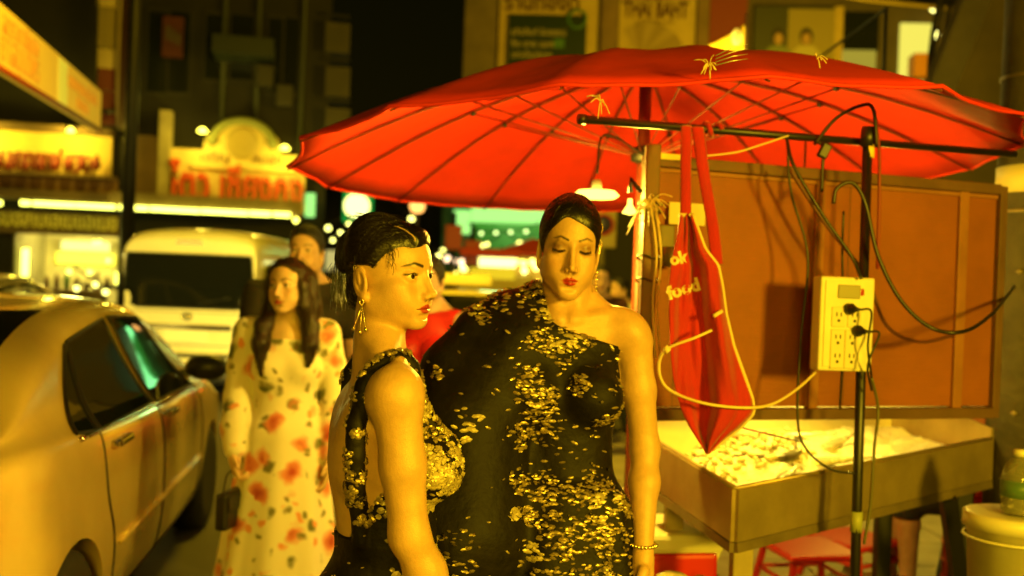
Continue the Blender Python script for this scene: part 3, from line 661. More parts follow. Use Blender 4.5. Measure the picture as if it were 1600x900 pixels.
string('pinkish bulbs level with the profile woman\'s eye', [(700, 399, 27), (708, 402, 27), (722, 404, 27)], .10, BP)
string('blue-white bulbs touching the profile woman\'s lashes', [(683, 413, 26), (689, 416, 26)], .09, lit('far_bulb_cool', (.75, 1, .30), 4))
string('single white lamp above the red tent', [(811, 377, 27), (813, 376, 27)], .07, BW)
string('two warm bulbs between the van and the green round sign', [(497, 349, 24), (513, 352, 24)], .07, BW)
string('yellow lamps under the red tent', [(806, 402, 25), (818, 406, 25), (832, 404, 25), (838, 412, 25)], .09, BY)
string('small bulb over the profile woman\'s parting', [(642, 338, 24), (644, 338, 24)], .06, BW)
string('added green-white lamps under the mint sign strip', [(752, 362, 29), (775, 361, 29), (798, 360, 29), (822, 359, 29)], .05, lit('far_bulb_cool', None, 0))  # this and the next four strings are added to brighten the background
string('added tiny warm lamps low behind the row of white bulbs', [(728, 418, 31), (738, 426, 31), (750, 421, 31), (712, 424, 31), (700, 428, 31)], .06, BY)
string('added small lamps between the stall post and the road sign', [(950, 398, 26), (958, 410, 26), (972, 404, 26), (984, 416, 26)], .06, BW)
string('added warm lamps over the queue before the lit shop', [(150, 440, 17.5), (165, 452, 17.5), (196, 446, 17.5), (120, 446, 17.5)], .05, BW)
string('added scattered lamps right of the van roof', [(486, 366, 23), (520, 372, 23), (532, 360, 23), (545, 346, 23)], .05, BW)
# round green sign
rs = thing('round_sign', 'glowing round white sign with green backing above the profile woman', 'sign'); c0 = P(558, 322, 22)
MB().lathe([(.28, 0), (.28, .10), (0, .12)], 28, frame(c0, (1, 0, 0))).build('disc', lit('disc_white', (1, .98, .28), 2.6), rs); MB().box((-.32, -.36, -.10), (.34, .34, -.02), .02, frame(c0, (1, 0, 0))).build('backing', lit('neon_green', (.02, .55, .06), .55), rs)
MB().tube([c0 + Vector((.1, .1, -.3)), Vector((c0.x + .1, c0.y + .1, 0))], .05, 8).build('post', mat('black_iron'), rs)
gl = thing('globe_lamp', 'orange globe lamp touching the umbrella rim', 'lamp'); c0 = P(652, 322, 20); MB().lathe([(0, -.16), (.12, -.11), (.16, 0), (.12, .11), (0, .16)], 16, Matrix.Translation(c0)).build('globe', lit('orange_globe', (1, .45, .10), 2.5), gl); MB().tube([c0, Vector((c0.x, c0.y, 0))], .04, 8).build('post', mat('black_iron'), gl)
# dark trees or housing blocks between the streets, signs on posts
blk = thing('far_block', 'dark row of far houses behind the profile woman\'s head', 'building'); a = P(482, 300, 40); b2 = P(712, 300, 40)
MB().box((a.x, a.y, 0), (b2.x, a.y + 8, 5.2)).build('wall', WALLD, blk); MB().box((a.x + .5, a.y - .2, 5.2), (b2.x - 1.5, a.y + 6, 6.4)).build('upper_floor', mat('far_wall', (.06, .055, .03), .85), blk)
for i in range(5): MB().box((a.x + .8 + i * 1.1, a.y - .06, 1.8 + .3 * (i % 2)), (a.x + 1.5 + i * 1.1, a.y - .02, 2.6 + .5 * (i % 2))).build('window', lit('far_window_%d' % (i % 2), ((1, .85, .25), (.5, .9, .25))[i % 2], .6), blk)
for px, top, lab in ((706, 332, 'dark signpost with a small red board left of the market front'), (737, 356, 'thin signpost by the row of white bulbs')):
    q = P(px, 440, 24); sp_ = thing('signpost', lab, 'signpost', (q.x, q.y, 0)); zt = P(px, top, 24).z; MB().tube([(0, 0, 0), (0, 0, zt)], .06, 8).build('post', mat('black_iron'), sp_); MB().box((-.2, -.06, zt - .9), (.2, -.01, zt - .3), .02).build('board', mat('red_board', (.30, .03, .02), .5), sp_)
ns = thing('road_sign', 'round blue and red road sign beside the lowered-eyes woman\'s temple', 'sign'); c0 = P(943, 351, 13); Mn = frame(c0, (1, 0, 0))
MB().box((-.17, -.30, -.02), (.17, .20, 0), .01, Mn).build('plate', mat('sign_plate', (.42, .34, .16), .5), ns); MB().lathe([(.13, 0), (.13, .012), (0, .014)], 24, Mn).build('disc', mat('sign_blue', (.05, .05, .22), .4), ns); MB().tube([Mn @ Vector((.125 * math.cos(a), .125 * math.sin(a), .016)) for a in np.linspace(0, 6.28, 26)], .018, 6, caps=False).build('ring', mat('sign_red', (.45, .03, .03), .4), ns)
MB().tube([c0 + Vector((0, .05, .2)), Vector((c0.x, c0.y + .05, 0))], .035, 8).build('post', mat('beam_grey'), ns)
# food truck with lit box
ft = thing('food_truck', 'small food truck with white light box and yellow side panel', 'truck'); c0 = P(772, 428, 24); Mf = Matrix.Translation((c0.x, c0.y, 0))
MB().box((-.85, -.6, .35), (.95, 1.2, 1.75), .05, Mf).build('body', mat('truck_cream', (.40, .32, .12), .5), ft); MB().box((-.55, -.64, 1.62), (.5, -.58, 1.88), .02, Mf).build('yellow_panel', lit('panel_yellow', (1, .70, .02), .9), ft); MB().box((-.36, -.70, 1.90), (.52, -.60, 2.12), .02, Mf).build('light_box', lit('box_white', (1, .96, .26), 3), ft)
MB().box((-.8, -.9, 2.14), (.6, .9, 2.32), .04, Mf).build('red_awning', mat('tent_red', (.42, .03, .03), .7), ft)
for x in (-.55, .6): MB().lathe([(.3, -.1), (.3, .1), (.15, .12), (0, .1)], 18, Mf @ Matrix.Translation((x, -.55, .30)) @ Matrix.Rotation(R_(90), 4, 'X')).build('wheel', mat('tyre_rubber', (.012, .011, .010), .8), ft)
for x in (-.72, .72): MB().lathe([(0, -.09), (.09, 0), (0, .09)], 10, Mf @ Matrix.Translation((x, -.7, 1.84))).build('lamp', BW, ft)
tn = thing('market_tent', 'red market tent with yellow light beneath, left of the lowered-eyes woman', 'tent'); c0 = P(832, 400, 26); zt = P(832, 372, 26).z; zr = P(832, 398, 26).z; Mt = Matrix.Translation((c0.x, c0.y, 0))
V = [(-1.0, -1, zr), (1.0, -1, zr), (1.0, 1, zr), (-1.0, 1, zr), (0, 0, zt)]; V = [Mt @ Vector(v) for v in V]
mesh('roof', V, [(0, 1, 4), (1, 2, 4), (2, 3, 4), (3, 0, 4)], mat('tent_red_lit', (.62, .06, .03), .7), tn)
for x, y in ((-.95, -.95), (.95, -.95), (.95, .95), (-.95, .95)): MB().tube([Mt @ Vector((x, y, 0)), Mt @ Vector((x, y, zr))], .03, 6).build('post', mat('beam_grey'), tn)
MB().box((-.9, .3, .0), (.9, .5, 1.0), .02, Mt).build('counter', CREAM, tn); MB().box((-.9, .9, 1.0), (.9, .94, zr - .05), 0, Mt).build('back_cloth', lit('tent_yellow', (1, .55, .03), .8), tn); lamp('tent_lamp', 'POINT', Mt @ Vector((0, 0, zr - .2)), 25, (1, .75, .2), None, .1)
# ------------------------------------------------------------------ vehicles
def interp(x, xs, ys): return float(np.interp(x, xs, ys))
def smooth_interp(x, xs, ys):
    i = int(np.clip(np.searchsorted(xs, x) - 1, 0, len(xs) - 2)); t = np.clip((x - xs[i]) / (xs[i + 1] - xs[i]), 0, 1); t = t * t * (3 - 2 * t) * .5 + t * .5
    return float(ys[i] * (1 - t) + ys[i + 1] * t)
GLASS = mat('tinted_glass', (.006, .007, .006), .04, spec=.9, coat=.3)
CHROME = mat('chrome', (.7, .68, .6), .12, metal=1); RUBBER = mat('tyre_rubber', (.012, .011, .010), .8, bump=(80, .3)); BLACKP = mat('black_plastic', (.012, .011, .010), .45)
RIM = mat('alloy', (.72, .68, .58), .3, metal=.35); TAIL_RED = glow('tail_light_red', (1, .03, .01), 3.0); TAIL_OFF = mat('red_lens', (.35, .01, .01), .15, coat=.5)
SEAM = mat('seam', (.008, .007, .006), .7)
def car_shell(kind='sedan'):
    """half profile lofted along the length (y forward); returns bmesh-ready verts and faces, both sides."""
    if kind == 'sedan':
        ys = [-2.30, -2.26, -2.15, -1.95, -1.65, -1.40, -1.10, -.80, -.45, -.10, .25, .55, .85, 1.15, 1.40, 1.70, 2.00, 2.18, 2.27, 2.30]
        w = lambda y: smooth_interp(y, [-2.30, -2.15, -1.6, -.6, .6, 1.5, 2.0, 2.2, 2.30], [.66, .78, .855, .870, .870, .855, .80, .70, .56])
        deck = lambda y: smooth_interp(y, [-2.30, -2.15, -1.9, -1.4, -.5, .5, 1.2, 1.7, 2.15, 2.30], [.86, .98, 1.02, 1.01, .965, .945, .925, .85, .73, .60])
        roof = lambda y: smooth_interp(y, [-2.4, -1.72, -1.30, -.85, -.35, .10, .50, .80, 1.28, 2.4], [0, 0, .23, .395, .465, .49, .465, .36, 0, 0])
        wr = .60
    else:
        ys = [-2.40, -2.38, -2.30, -2.1, -1.6, -1.0, -.4, .2, .8, 1.3, 1.6, 1.9, 2.15, 2.33, 2.40]
        w = lambda y: smooth_interp(y, [-2.40, -2.30, -2.0, 1.6, 2.2, 2.40], [.80, .845, .85, .85, .82, .70])
        deck = lambda y: smooth_interp(y, [-2.4, 1.6, 2.05, 2.4], [1.08, 1.08, 1.02, .85])
        roof = lambda y: smooth_interp(y, [-2.40, -2.32, -2.0, 1.2, 1.6, 2.05, 2.4], [.80, .90, .96, .96, .84, .30, .0])
        wr = .76
    V = []; prof = []
    for y in ys:
        W, zd, h = w(y), deck(y), max(roof(y), .012)
        end = interp(abs(y), [2.0, 2.30 if kind == 'sedan' else 2.4], [0, 1]); zb = .20 + .12 * end
        f = min(1, h / .45); rr = (W - .10) * (1 - f) + wr * f
        pts = [(W - .10, zb), (W - .035, zb + .05), (W - .005, .42), (W, .60), (W - .006, .78), (W - .022, zd - .06), (W - .045, zd - .012),
               (W - .075 - .01 * f, zd + .035 * h), (W * .28 + rr * .72 - .03 * (1 - f), zd + .45 * h), (rr * 1.02, zd + .80 * h), (rr * .93, zd + .925 * h), (rr * .70, zd + .975 * h), (rr * .35, zd + .995 * h), (0, zd + h)]
        V += [(x, y, z) for x, z in pts]; prof = pts
    n = len(prof); F = []
    for i in range(len(ys) - 1):
        for j in range(n - 1): F.append((i * n + j, i * n + j + 1, (i + 1) * n + j + 1, (i + 1) * n + j))
    m = len(V); V2 = V + [(-x, y, z) for x, y, z in V]; F2 = F + [tuple(a + m for a in reversed(f)) for f in F]
    for e, rv in ((0, False), ((len(ys) - 1) * n, True)):      # close the two ends
        for j in range(n - 1):
            q = (e + j, e + m + j, e + m + j + 1, e + j + 1); F2.append(tuple(reversed(q)) if rv else q)
    for i in range(len(ys) - 1): F2.append((i * n, (i + 1) * n, (i + 1) * n + m, i * n + m))
    return V2, F2
def evaluated_copy(o):
    dg = bpy.context.evaluated_depsgraph_get(); return bpy.data.meshes.new_from_object(o.evaluated_get(dg))
def make_car_meshes(kind):
    V, F = car_shell(kind); me = bpy.data.meshes.new('shell'); me.from_pydata(V, [], F); bm = bmesh.new(); bm.from_mesh(me)
    bmesh.ops.remove_doubles(bm, verts=bm.verts, dist=.0008); bmesh.ops.recalc_face_normals(bm, faces=bm.faces); bm.to_mesh(me); bm.free()
    o = link(bpy.data.objects.new('shell', me)); s = o.modifiers.new('s', 'SUBSURF'); s.levels = 2; s.render_levels = 2
    smooth = evaluated_copy(o); bv = BVHTree.FromPolygons([v.co.copy() for v in smooth.vertices], [tuple(p.vertices) for p in smooth.polygons])
    ax = (-1.36, 1.34) if kind == 'sedan' else (-1.10, 1.47); rad = .345
    cut = MB()
    for y in ax:
        for sx in (1, -1):
            M = Matrix.Translation((sx * .52, y, .31)) @ Matrix.Rotation(R_(90) * sx, 4, 'Y'); cut.lathe([(rad, 0), (rad, .6)], 40, M)
    c = cut.build('cut', SEAM); bo = o.modifiers.new('b', 'BOOLEAN'); bo.object = c; bo.operation = 'DIFFERENCE'; bo.solver = 'EXACT'
    body = evaluated_copy(o); bpy.data.objects.remove(o); bpy.data.objects.remove(c)
    body.polygons.foreach_set('use_smooth', [True] * len(body.polygons)); body.set_sharp_from_angle(angle=R_(35))
    return body, bv, ax, rad
def side_point(bv, y, z, sx, off=.004):
    h, n, _, _ = bv.ray_cast(Vector((sx * 2, y, z)), Vector((-sx, 0, 0)))
    if h is None: h, n, _, _ = bv.find_nearest(Vector((sx, y, z)))
    return h + n.normalized() * (off if n.x * sx > 0 else -off)
def end_point(bv, x, z, sy, off=.004):
    h, n, _, _ = bv.ray_cast(Vector((x, sy * 4, z)), Vector((0, -sy, 0)))
    if h is None: h, n, _, _ = bv.find_nearest(Vector((x, sy * 2.3, z)))
    return h + n.normalized() * (off if n.y * sy > 0 else -off)
def patch(pt, outline, off=.006, n=14):
    """fills a 2-D outline with a grid and lays it on the body; outline = list of (a, b) quads' corners: bottom-left, bottom-right, top-right, top-left."""
    A, B, C, D = [Vector(q) for q in outline]; mb = MB()
    def fn(u, v):
        q = (A * (1 - u) + B * u) * (1 - v) + (D * (1 - u) + C * u) * v
        return pt(q.x, q.y, off)
    return mb.grid(fn, n, n)
CARS = {}
def build_car(name, label, cat, loc, rz, paint, kind='sedan', group=None, lights=False, detail=True, scale=1.0):
    root = thing(name, label, cat, loc, rz, group); root.scale = (scale,) * 3
    if kind not in CARS: CARS[kind] = make_car_meshes(kind)
    body, bv, ax, rad = CARS[kind]
    sp = lambda sx: (lambda y, z, off=.004: side_point(bv, y, z, sx, off)); ep = lambda sy: (lambda x, z, off=.004: end_point(bv, x, z, sy, off))
    me = body.copy(); me.materials.clear(); me.materials.append(paint); b = link(bpy.data.objects.new('body', me), root)
    mb = MB()
    mb.box((-.74, -1.95, .18), (.74, 1.95, .30)); mb.build('underbody', SEAM, root)
    for y in ax:                                                  # wheels
        for sx in (1, -1):
            w = bpy.data.objects.new('wheel', None); link(w, root); w.location = (sx * .745, y, .31); w.rotation_euler = (0, R_(90) * sx, 0); w.empty_display_size = .1
            MB().lathe([(.20, -.10), (.27, -.105), (.302, -.085), (.31, -.05), (.31, .05), (.302, .085), (.27, .105), (.20, .10)], 36).build('tyre', RUBBER, w)
            mb = MB(); mb.lathe([(.205, -.08), (.212, .09), (.20, .10), (.192, .085), (.185, .02), (.02, .0)], 36)
            for k in range(8 if kind == 'sedan' else 6):
                a = 2 * math.pi * k / (8 if kind == 'sedan' else 6); M = Matrix.Rotation(a, 4, 'Z'); mb.box((.03, -.020, .045), (.195, .020, .075), .006, M)
            mb.lathe([(.05, .03), (.048, .085), (.03, .092), (0, .092)], 14); mb.build('rim', RIM, w)
    if kind == 'sedan':
        panes = [((-1.02, .965), (-.15, .95), (-.20, 1.330), (-.80, 1.268)), ((-.06, .948), (.80, .93), (.42, 1.315), (-.11, 1.336)), ((-1.26, .99), (-1.05, .968), (-.832, 1.262), (-.90, 1.225))]
        for sx in (1, -1):
            for q in panes:
                p = patch(sp(sx), q).build('window', GLASS, root)
                if detail:
                    e = []
                    for a, c in ((0, 1), (1, 2), (2, 3), (3, 0)):
                        for t in np.linspace(0, 1, 9)[:-1]: e.append(side_point(bv, q[a][0] * (1 - t) + q[c][0] * t, q[a][1] * (1 - t) + q[c][1] * t, sx, .006))
                    MB().tube(e + [e[0]], .007, 5, caps=False).build('frame', BLACKP, p)
            if detail:
                belt = [side_point(bv, y, interp(y, [-1.28, .82], [.972, .918]), sx, .004) for y in np.linspace(-1.26, .82, 24)]
                MB().tube(belt, .009, 6).build('belt_trim', CHROME, root)
                for pts in ([(-1.03, .99), (-1.02, .75), (-.93, .55), (-.90, .30)], [(-.105, .98), (-.10, .6), (-.10, .28)], [(.87, .94), (.93, .72), (.90, .30)], [(-.90, .29), (.0, .275), (.90, .29)]):
                    s = [side_point(bv, q.x, q.y, sx, .0) for q in spline([(a, c, 0) for a, c in pts], 8)]; MB().tube(s, .006, 4).build('door_seam', SEAM, root)
                s = [side_point(bv, y, .52, sx, .004) for y in np.linspace(-.86, .90, 16)]; MB().tube(s, .013, 6).build('side_moulding', paint, root)
                for y0 in (-.86, .02):
                    c = side_point(bv, y0, .905 if y0 < -.5 else .89, sx, .0); h = bpy.data.objects.new('handle', None); link(h, root); h.location = c; h.empty_display_size = .05
                    MB().box((sx * .012, -.085, -.012), (sx * .042, .095, .016), .008).build('grip', CHROME, h)
                    for yy in (-.08, .08): MB().box((0, yy - .012, -.010), (sx * .03, yy + .012, .010), .004).build('mount', CHROME, h)
            c = side_point(bv, .80, .985, sx, .0); mr = bpy.data.objects.new('mirror', None); link(mr, root); mr.location = c; mr.empty_display_size = .05
            V = []
            MB().lathe([(0, -.075), (.05, -.07), (.085, -.03), (.09, .03), (.075, .06), (0, .065)], 18, Matrix.Translation((sx * .13, 0, .045)) @ Matrix.Rotation(R_(90), 4, 'X') @ Matrix.Diagonal((1.25, .8, .9, 1))).build('shell', BLACKP if detail else paint, mr)
            MB().box((-.01 * sx, -.02, -.01), (sx * .09, .02, .03), .008).build('stalk', BLACKP, mr)
        patch(ep(-1), ((-.60, 1.06), (.60, 1.06), (.50, 1.375), (-.50, 1.375)), .006).build('rear_window', GLASS, root)
        patch(ep(1), ((-.66, .985), (.66, .985), (.53, 1.38), (-.53, 1.38)), .006).build('windscreen', GLASS, root)
        for sx in (1, -1):
            patch(ep(-1), ((sx * .42, .74), (sx * .73, .74), (sx * .73, .93), (sx * .42, .93)), .008, 6).build('tail_light', TAIL_RED if lights else TAIL_OFF, root)
            patch(ep(1), ((sx * .30, .58), (sx * .55, .60), (sx * .55, .72), (sx * .30, .68)), .008, 6).build('headlight', mat('lamp_glass', (.8, .78, .7), .1, coat=.5), root)
        patch(ep(-1), ((-.25, .62), (.25, .62), (.25, .74), (-.25, .74)), .01, 4).build('number_plate', mat('plate_white', (.7, .68, .6), .5), root)
    return root
YELLOWPAINT = mat('silver_gold_paint', (.74, .54, .20), .20, metal=.22, coat=.7, noise=(2.2, .10))
car_rz = R_(8.2)
build_car('parked_car', 'silver gold sedan with black wing mirror, nearest car at the left edge', 'car', (-2.42, 4.42, 0), car_rz, YELLOWPAINT, scale=1.03).scale.z = .965
lamp('sedan_headlight', 'SPOT', (-2.75, 6.95, .66), 900, (1, .80, .14), (-3.8, 11.5, .8), .06, R_(50))
# cars in the queue further left, only roofs and pillars show
build_car('parked_car', 'dark sedan whose roof shows behind the silver gold sedan', 'car', (-5.35, 9.6, 0), R_(6), mat('olive_paint', (.12, .10, .06), .25, metal=.4, coat=.6), group='cars queueing along the shops', detail=False)
build_car('parked_car', 'pale sedan in the queue before the lit shop counter', 'car', (-8.2, 13.6, 0), R_(4), mat('pale_paint', (.42, .38, .26), .28, metal=.3, coat=.6), group='cars queueing along the shops', detail=False)
build_car('taxi', 'pink and yellow taxi with lit tail lamp behind the profile woman', 'taxi', (-.50, 10.6, 0), R_(14), mat('taxi_pink', (.55, .02, .07), .25, coat=.7), lights=True, detail=False)
build_car('parked_car', 'black sedan behind the shoulder of the sequinned dress', 'car', (.45, 14.2, 0), R_(-58), mat('black_paint', (.014, .014, .012), .18, coat=.8), lights=True, detail=False)
# yellow-green roof panels on the taxi: a second paint on its upper body
tx = [o for o in bpy.data.objects if o.name.startswith('taxi')][0]
for b in tx.children:
    if b.name.startswith('body'):
        b.data.materials.append(mat('taxi_yellow', (.62, .50, .10), .3, coat=.6))
        for p in b.data.polygons:
            if p.center.z > .93: p.material_index = 1
mb = MB(); mb.box((-.28, -.08, 1.475), (.28, .08, 1.60), .03); o = mb.build('roof_sign', mat('taxi_sign', (.75, .7, .4), .4), tx); tx['label'] = 'pink and yellow taxi with lit tail lamp behind the profile woman'
# ------------------------------------------------------------------ the white van
def build_van():
    white = mat('van_white', (.62, .60, .50), .32, coat=.5, noise=(1.2, .12)); y0 = 11.5 + 2.4; x0 = P(292, 500, 11.5).x
    root = build_car('van', 'white passenger van seen from behind with dark rear window and red brake lamp', 'van', (x0, y0, 0), 0, white, kind='van')
    _, bv, ax, rad = CARS['van']; ep = lambda x, z, off=.004: end_point(bv, x, z, -1, off)
    sp = lambda y, z, off=.004: side_point(bv, y, z, 1, off); sl = lambda y, z, off=.004: side_point(bv, y, z, -1, off)
    p = patch(ep, ((-.755, 1.10), (.755, 1.10), (.715, 1.70), (-.715, 1.70)), .008).build('rear_window', GLASS, root)
    e = []
    q = ((-.765, 1.09), (.765, 1.09), (.725, 1.71), (-.725, 1.71))
    for a, c in ((0, 1), (1, 2), (2, 3), (3, 0)):
        for t in np.linspace(0, 1, 9)[:-1]: e.append(ep(q[a][0] * (1 - t) + q[c][0] * t, q[a][1] * (1 - t) + q[c][1] * t, .004))
    MB().tube(e + [e[0]], .012, 5, caps=False).build('frame', BLACKP, p)
    for (a, b2) in (((-2.1, 1.15), (-1.25, 1.68)), ((-1.15, 1.15), (-.1, 1.70)), ((0, 1.15), (1.0, 1.70)), ((1.1, 1.15), (1.75, 1.62))):
        for f in (sp, sl): patch(f, ((a[0], a[1]), (b2[0], a[1]), (b2[0] - .02, b2[1]), (a[0] + .02, b2[1])), .006, 8).build('side_window', GLASS, root)
    patch(ep, ((-.15, 1.83), (.15, 1.83), (.14, 1.875), (-.14, 1.875)), .014, 4).build('brake_lamp', glow('brake_amber', (1, .16, .02), 4.0), root)
    for sx in (1, -1): patch(ep, ((sx * .74, .78), (sx * .815, .78), (sx * .80, 1.08), (sx * .745, 1.08)), .012, 6).build('tail_light', TAIL_RED if sx > 0 else TAIL_OFF, root)
    patch(ep, ((-.52, .845), (.52, .845), (.52, .90), (-.52, .90)), .022, 6).build('garnish', CHROME, root)
    patch(ep, ((-.26, .70), (.26, .70), (.26, .83), (-.26, .83)), .016, 4).build('number_plate', mat('plate_white', (.7, .68, .6), .5), root)
    mb = MB(); M = Matrix.Translation(ep(0, .99, .012)) @ Matrix.Rotation(R_(90), 4, 'X')
    for rx, ry in ((.055, .038), (.022, .036), (.045, .015)): mb.tube([M @ Vector((rx * math.cos(a), ry * math.sin(a), 0)) for a in np.linspace(0, 2 * math.pi, 20)], .006, 5, caps=False)
    mb.build('badge', CHROME, root)
    for z in (.66, 1.04): MB().tube([ep(x, z, .0) for x in np.linspace(-.79, .79, 18)], .006, 4).build('seam', SEAM, root)
    MB().box((-.84, -2.47, .34), (.84, -2.30, .60), .05).build('bumper', white, root)
    MB().box((-.62, -2.476, .52), (.62, -2.40, .57), .01).build('step_plate', BLACKP, root)
    MB().tube(spline([ep(.12, 1.14, .03), ep(.2, 1.16, .035), ep(.50, 1.22, .035)], 6), .008, 5).build('wiper', BLACKP, root)
    for sx in (1, -1):
        mb = MB(); mb.box((sx * .86, 1.72, 1.18), (sx * 1.06, 1.80, 1.46), .03); mb.tube([(sx * .80, 1.76, 1.2), (sx * .93, 1.76, 1.24)], .02, 6); mb.build('mirror', BLACKP, root)
    return root
build_van()
# ------------------------------------------------------------------ people
SKIN = mat('skin', rough=.40, attr='Col', sss=.08, spec=.5, noise=(34, .16), bump=(420, .16))
HAIR = mat('black_hair', (.007, .005, .0035), .30, spec=.5, bump=(420, .22, (1, 1, .2)))
HAIR_S = mat('hair_strands', (.016, .010, .006), .30, spec=.7)
def world_to_local(root, p): return np.array(root.matrix_world.inverted() @ Vector(p))
def mesh_sdf(S, step, fine=None, infl=0.0, it=2, lo=None, hi=None):
    l, h = S.bounds()
    if lo is not None: l = np.maximum(l, lo)
    if hi is not None: h = np.minimum(h, hi)
    l = l - infl; h = h + infl
    if fine is None: ax = [axis(l[i], h[i], step) for i in range(3)]
    else:
        c, rr, fs = fine; ax = []
        for i in range(3):
            a, b = max(l[i], c[i] - rr[i]), min(h[i], c[i] + rr[i]); ax.append(axis(l[i], h[i], step, a, b, fs))
    V, Q = surface_nets(S.field(ax, infl), ax)
    return relax(V, Q, it), Q
def head_local(V, F): return (V - F[1]) @ F[0]
def head_warp(V, F, sz=1.0, sy=1.0, sx=1.0):
    """slightly shorter or deeper head; fades out below the chin."""
    L = head_local(V, F).copy(); w = np.clip((L[:, 2] + .20) / .08, 0, 1)
    L[:, 2] = L[:, 2] * (1 - w) + L[:, 2] * sz * w; L[:, 1] = L[:, 1] * (1 - w) + L[:, 1] * sy * w; L[:, 0] = L[:, 0] * (1 - w) + L[:, 0] * sx * w
    return L @ F[0].T + F[1]
def eyeball(F, s, look, parent, warp=(1, 1), ez=-.001):
    """sphere with white, iris and pupil as rings of vertex colour; look = (x, z) offset of the gaze."""
    g = N(look[0], 1, look[1]); g /= np.linalg.norm(g); u = np.cross(g, N(0, 0, 1)); u /= np.linalg.norm(u); w = np.cross(u, g)
    A = [0, .12, .22, .23, .36, .47, .49, .7, 1.0, 1.4, 1.9, 2.5, 3.1416]; n = 24; V = []; C = []; Fc = []
    for a in A:
        for k in range(n):
            t = 2 * math.pi * k / n; V.append(.0122 * (g * math.cos(a) + (u * math.cos(t) + w * math.sin(t)) * math.sin(a)))
            C.append((.004, .003, .002) if a < .225 else (.045, .022, .008) if a < .46 else (.015, .008, .004) if a < .485 else (.62, .56, .48))
    for i in range(len(A) - 1):
        for k in range(n): Fc.append((i * n + k, (i + 1) * n + k, (i + 1) * n + (k + 1) % n, i * n + (k + 1) % n))
    V = (np.array(V) + N(s * .0315, EYE_Y, ez)) @ F[0].T + F[1]
    V = head_warp(V, F, *warp)
    return mesh('eye', V, Fc, mat('eye', rough=.06, attr='Col', spec=.6), parent, True, np.array(C))
def lashes(F, parent, warp=(1, 1), z0=.0042, down=False):
    V = []; Fc = []
    for s in (1, -1):
        for i in range(15):
            t = i / 14; x = s * (.0200 + .0265 * t); y = .0795 + .0028 * math.sin(t * 3.1) - .0065 * t * t
            z = z0 - .0035 + .0040 * math.sin(math.pi * min(1, t * .9 + .12)) if not down else z0 - .0026 * math.sin(math.pi * t); L = .0065 + .0035 * t
            dz = -.45 if down else .42
            a = N(x, y, z); b = a + N(s * (.1 + .7 * t), .75, dz) * L; w = N(.0006, 0, 0); o = len(V)
            V += [a - w, a + w, b]; Fc.append((o, o + 1, o + 2))
    V = head_warp(np.array(V) @ F[0].T + F[1], F, *warp)
    return mesh('eyelashes', V, Fc, mat('lash', (.008, .006, .004), .6), parent)
def tri_sample(V, Q, n, weight=None):
    """n random points with normals on a quad mesh; weight(points) scales the density."""
    a, b, c, d = (V[Q[:, i]] for i in range(4)); nr = np.cross(c - a, d - b); ar = np.linalg.norm(nr, axis=1) * .5; cen = (a + b + c + d) / 4
    w = ar * (weight(cen) if weight is not None else 1); w = w / w.sum()
    f = RNG.choice(len(Q), n, p=w); u = RNG.random((n, 1)); v = RNG.random((n, 1))
    p = a[f] * (1 - u) * (1 - v) + b[f] * u * (1 - v) + c[f] * u * v + d[f] * (1 - u) * v
    return p, nr[f] / (np.linalg.norm(nr[f], axis=1)[:, None] + 1e-9)
def flakes(p, n, size, lift=.003, stretch=1.0, tilt=.35):
    """little domed hexagonal sequins on points p with normals n."""
    m = len(p); n = n + RNG.normal(0, tilt, (m, 3)); n /= np.linalg.norm(n, axis=1)[:, None]
    u = np.cross(n, RNG.normal(0, .25, (m, 3)) + N(0, 0, 1)); u /= np.linalg.norm(u, axis=1)[:, None] + 1e-9; w = np.cross(n, u)
    sz = (size[0] + (size[1] - size[0]) * RNG.random(m))[:, None]; c = p + n * lift
    V = [c + n * sz * .35]
    for k in range(6):
        t = math.pi * k / 3; V.append(c + u * sz * stretch * math.cos(t) + w * sz * math.sin(t))
    V = np.stack(V, 1).reshape(-1, 3); o = np.arange(m)[:, None] * 7
    F = np.concatenate([o + N(0, 1 + k, 1 + (k + 1) % 6).astype(int) for k in range(6)])
    return V, F
def clusters(p, n, centres, per, rad):
    ci = RNG.choice(len(p), centres, replace=False); keep = []
    for i in ci:
        d = np.linalg.norm(p - p[i], axis=1); j = np.where(d < rad * (.5 + RNG.random()))[0]
        keep.append(RNG.choice(j, min(per, len(j)), replace=False))
    k = np.unique(np.concatenate(keep)); return p[k], n[k]
def strands(V, Q, seeds, flow, steps, ds, r, lift=.0012, jitter=.35):
    """thin hair strands combed over a surface along flow(p)."""
    bv = BVHTree.FromPolygons(V.tolist(), Q.tolist()); mb = MB()
    for p in seeds:
        p = Vector(p); pts = []; off = lift * random.random() * 1.6; jit = N(*np.random.default_rng(int(abs(p.x * 1e6 + p.z * 1e5)) % 99991).normal(0, jitter * .2, 3))
        for i in range(steps):
            q, nn, _, _ = bv.find_nearest(p)
            if q is None: break
            pts.append(q + nn * off)
            f = Vector(flow(np.array(q)) + jit)
            f = f - nn * f.dot(nn)
            if f.length < 1e-5: break
            p = q + f.normalized() * ds
        if len(pts) > 3: mb.tube(pts, [r * (1 - .7 * i / len(pts)) for i in range(len(pts))], 3, caps=False)
    return mb
def sphere_seeds(V, n, weight): 
    w = weight(V); w = w / w.sum(); return V[RNG.choice(len(V), n, p=w)]
BLACKCLOTH = mat('black_silk', (.010, .0075, .004), .6, noise=(30, .5), spec=.18, bump=(60, .25))
GOLD = mat('gold_sequins', (.46, .35, .16), .38, metal=.65, noise=(55, .45))
PALE_GOLD = mat('pale_gold_petals', (.52, .42, .20), .45, metal=.3, noise=(40, .3))

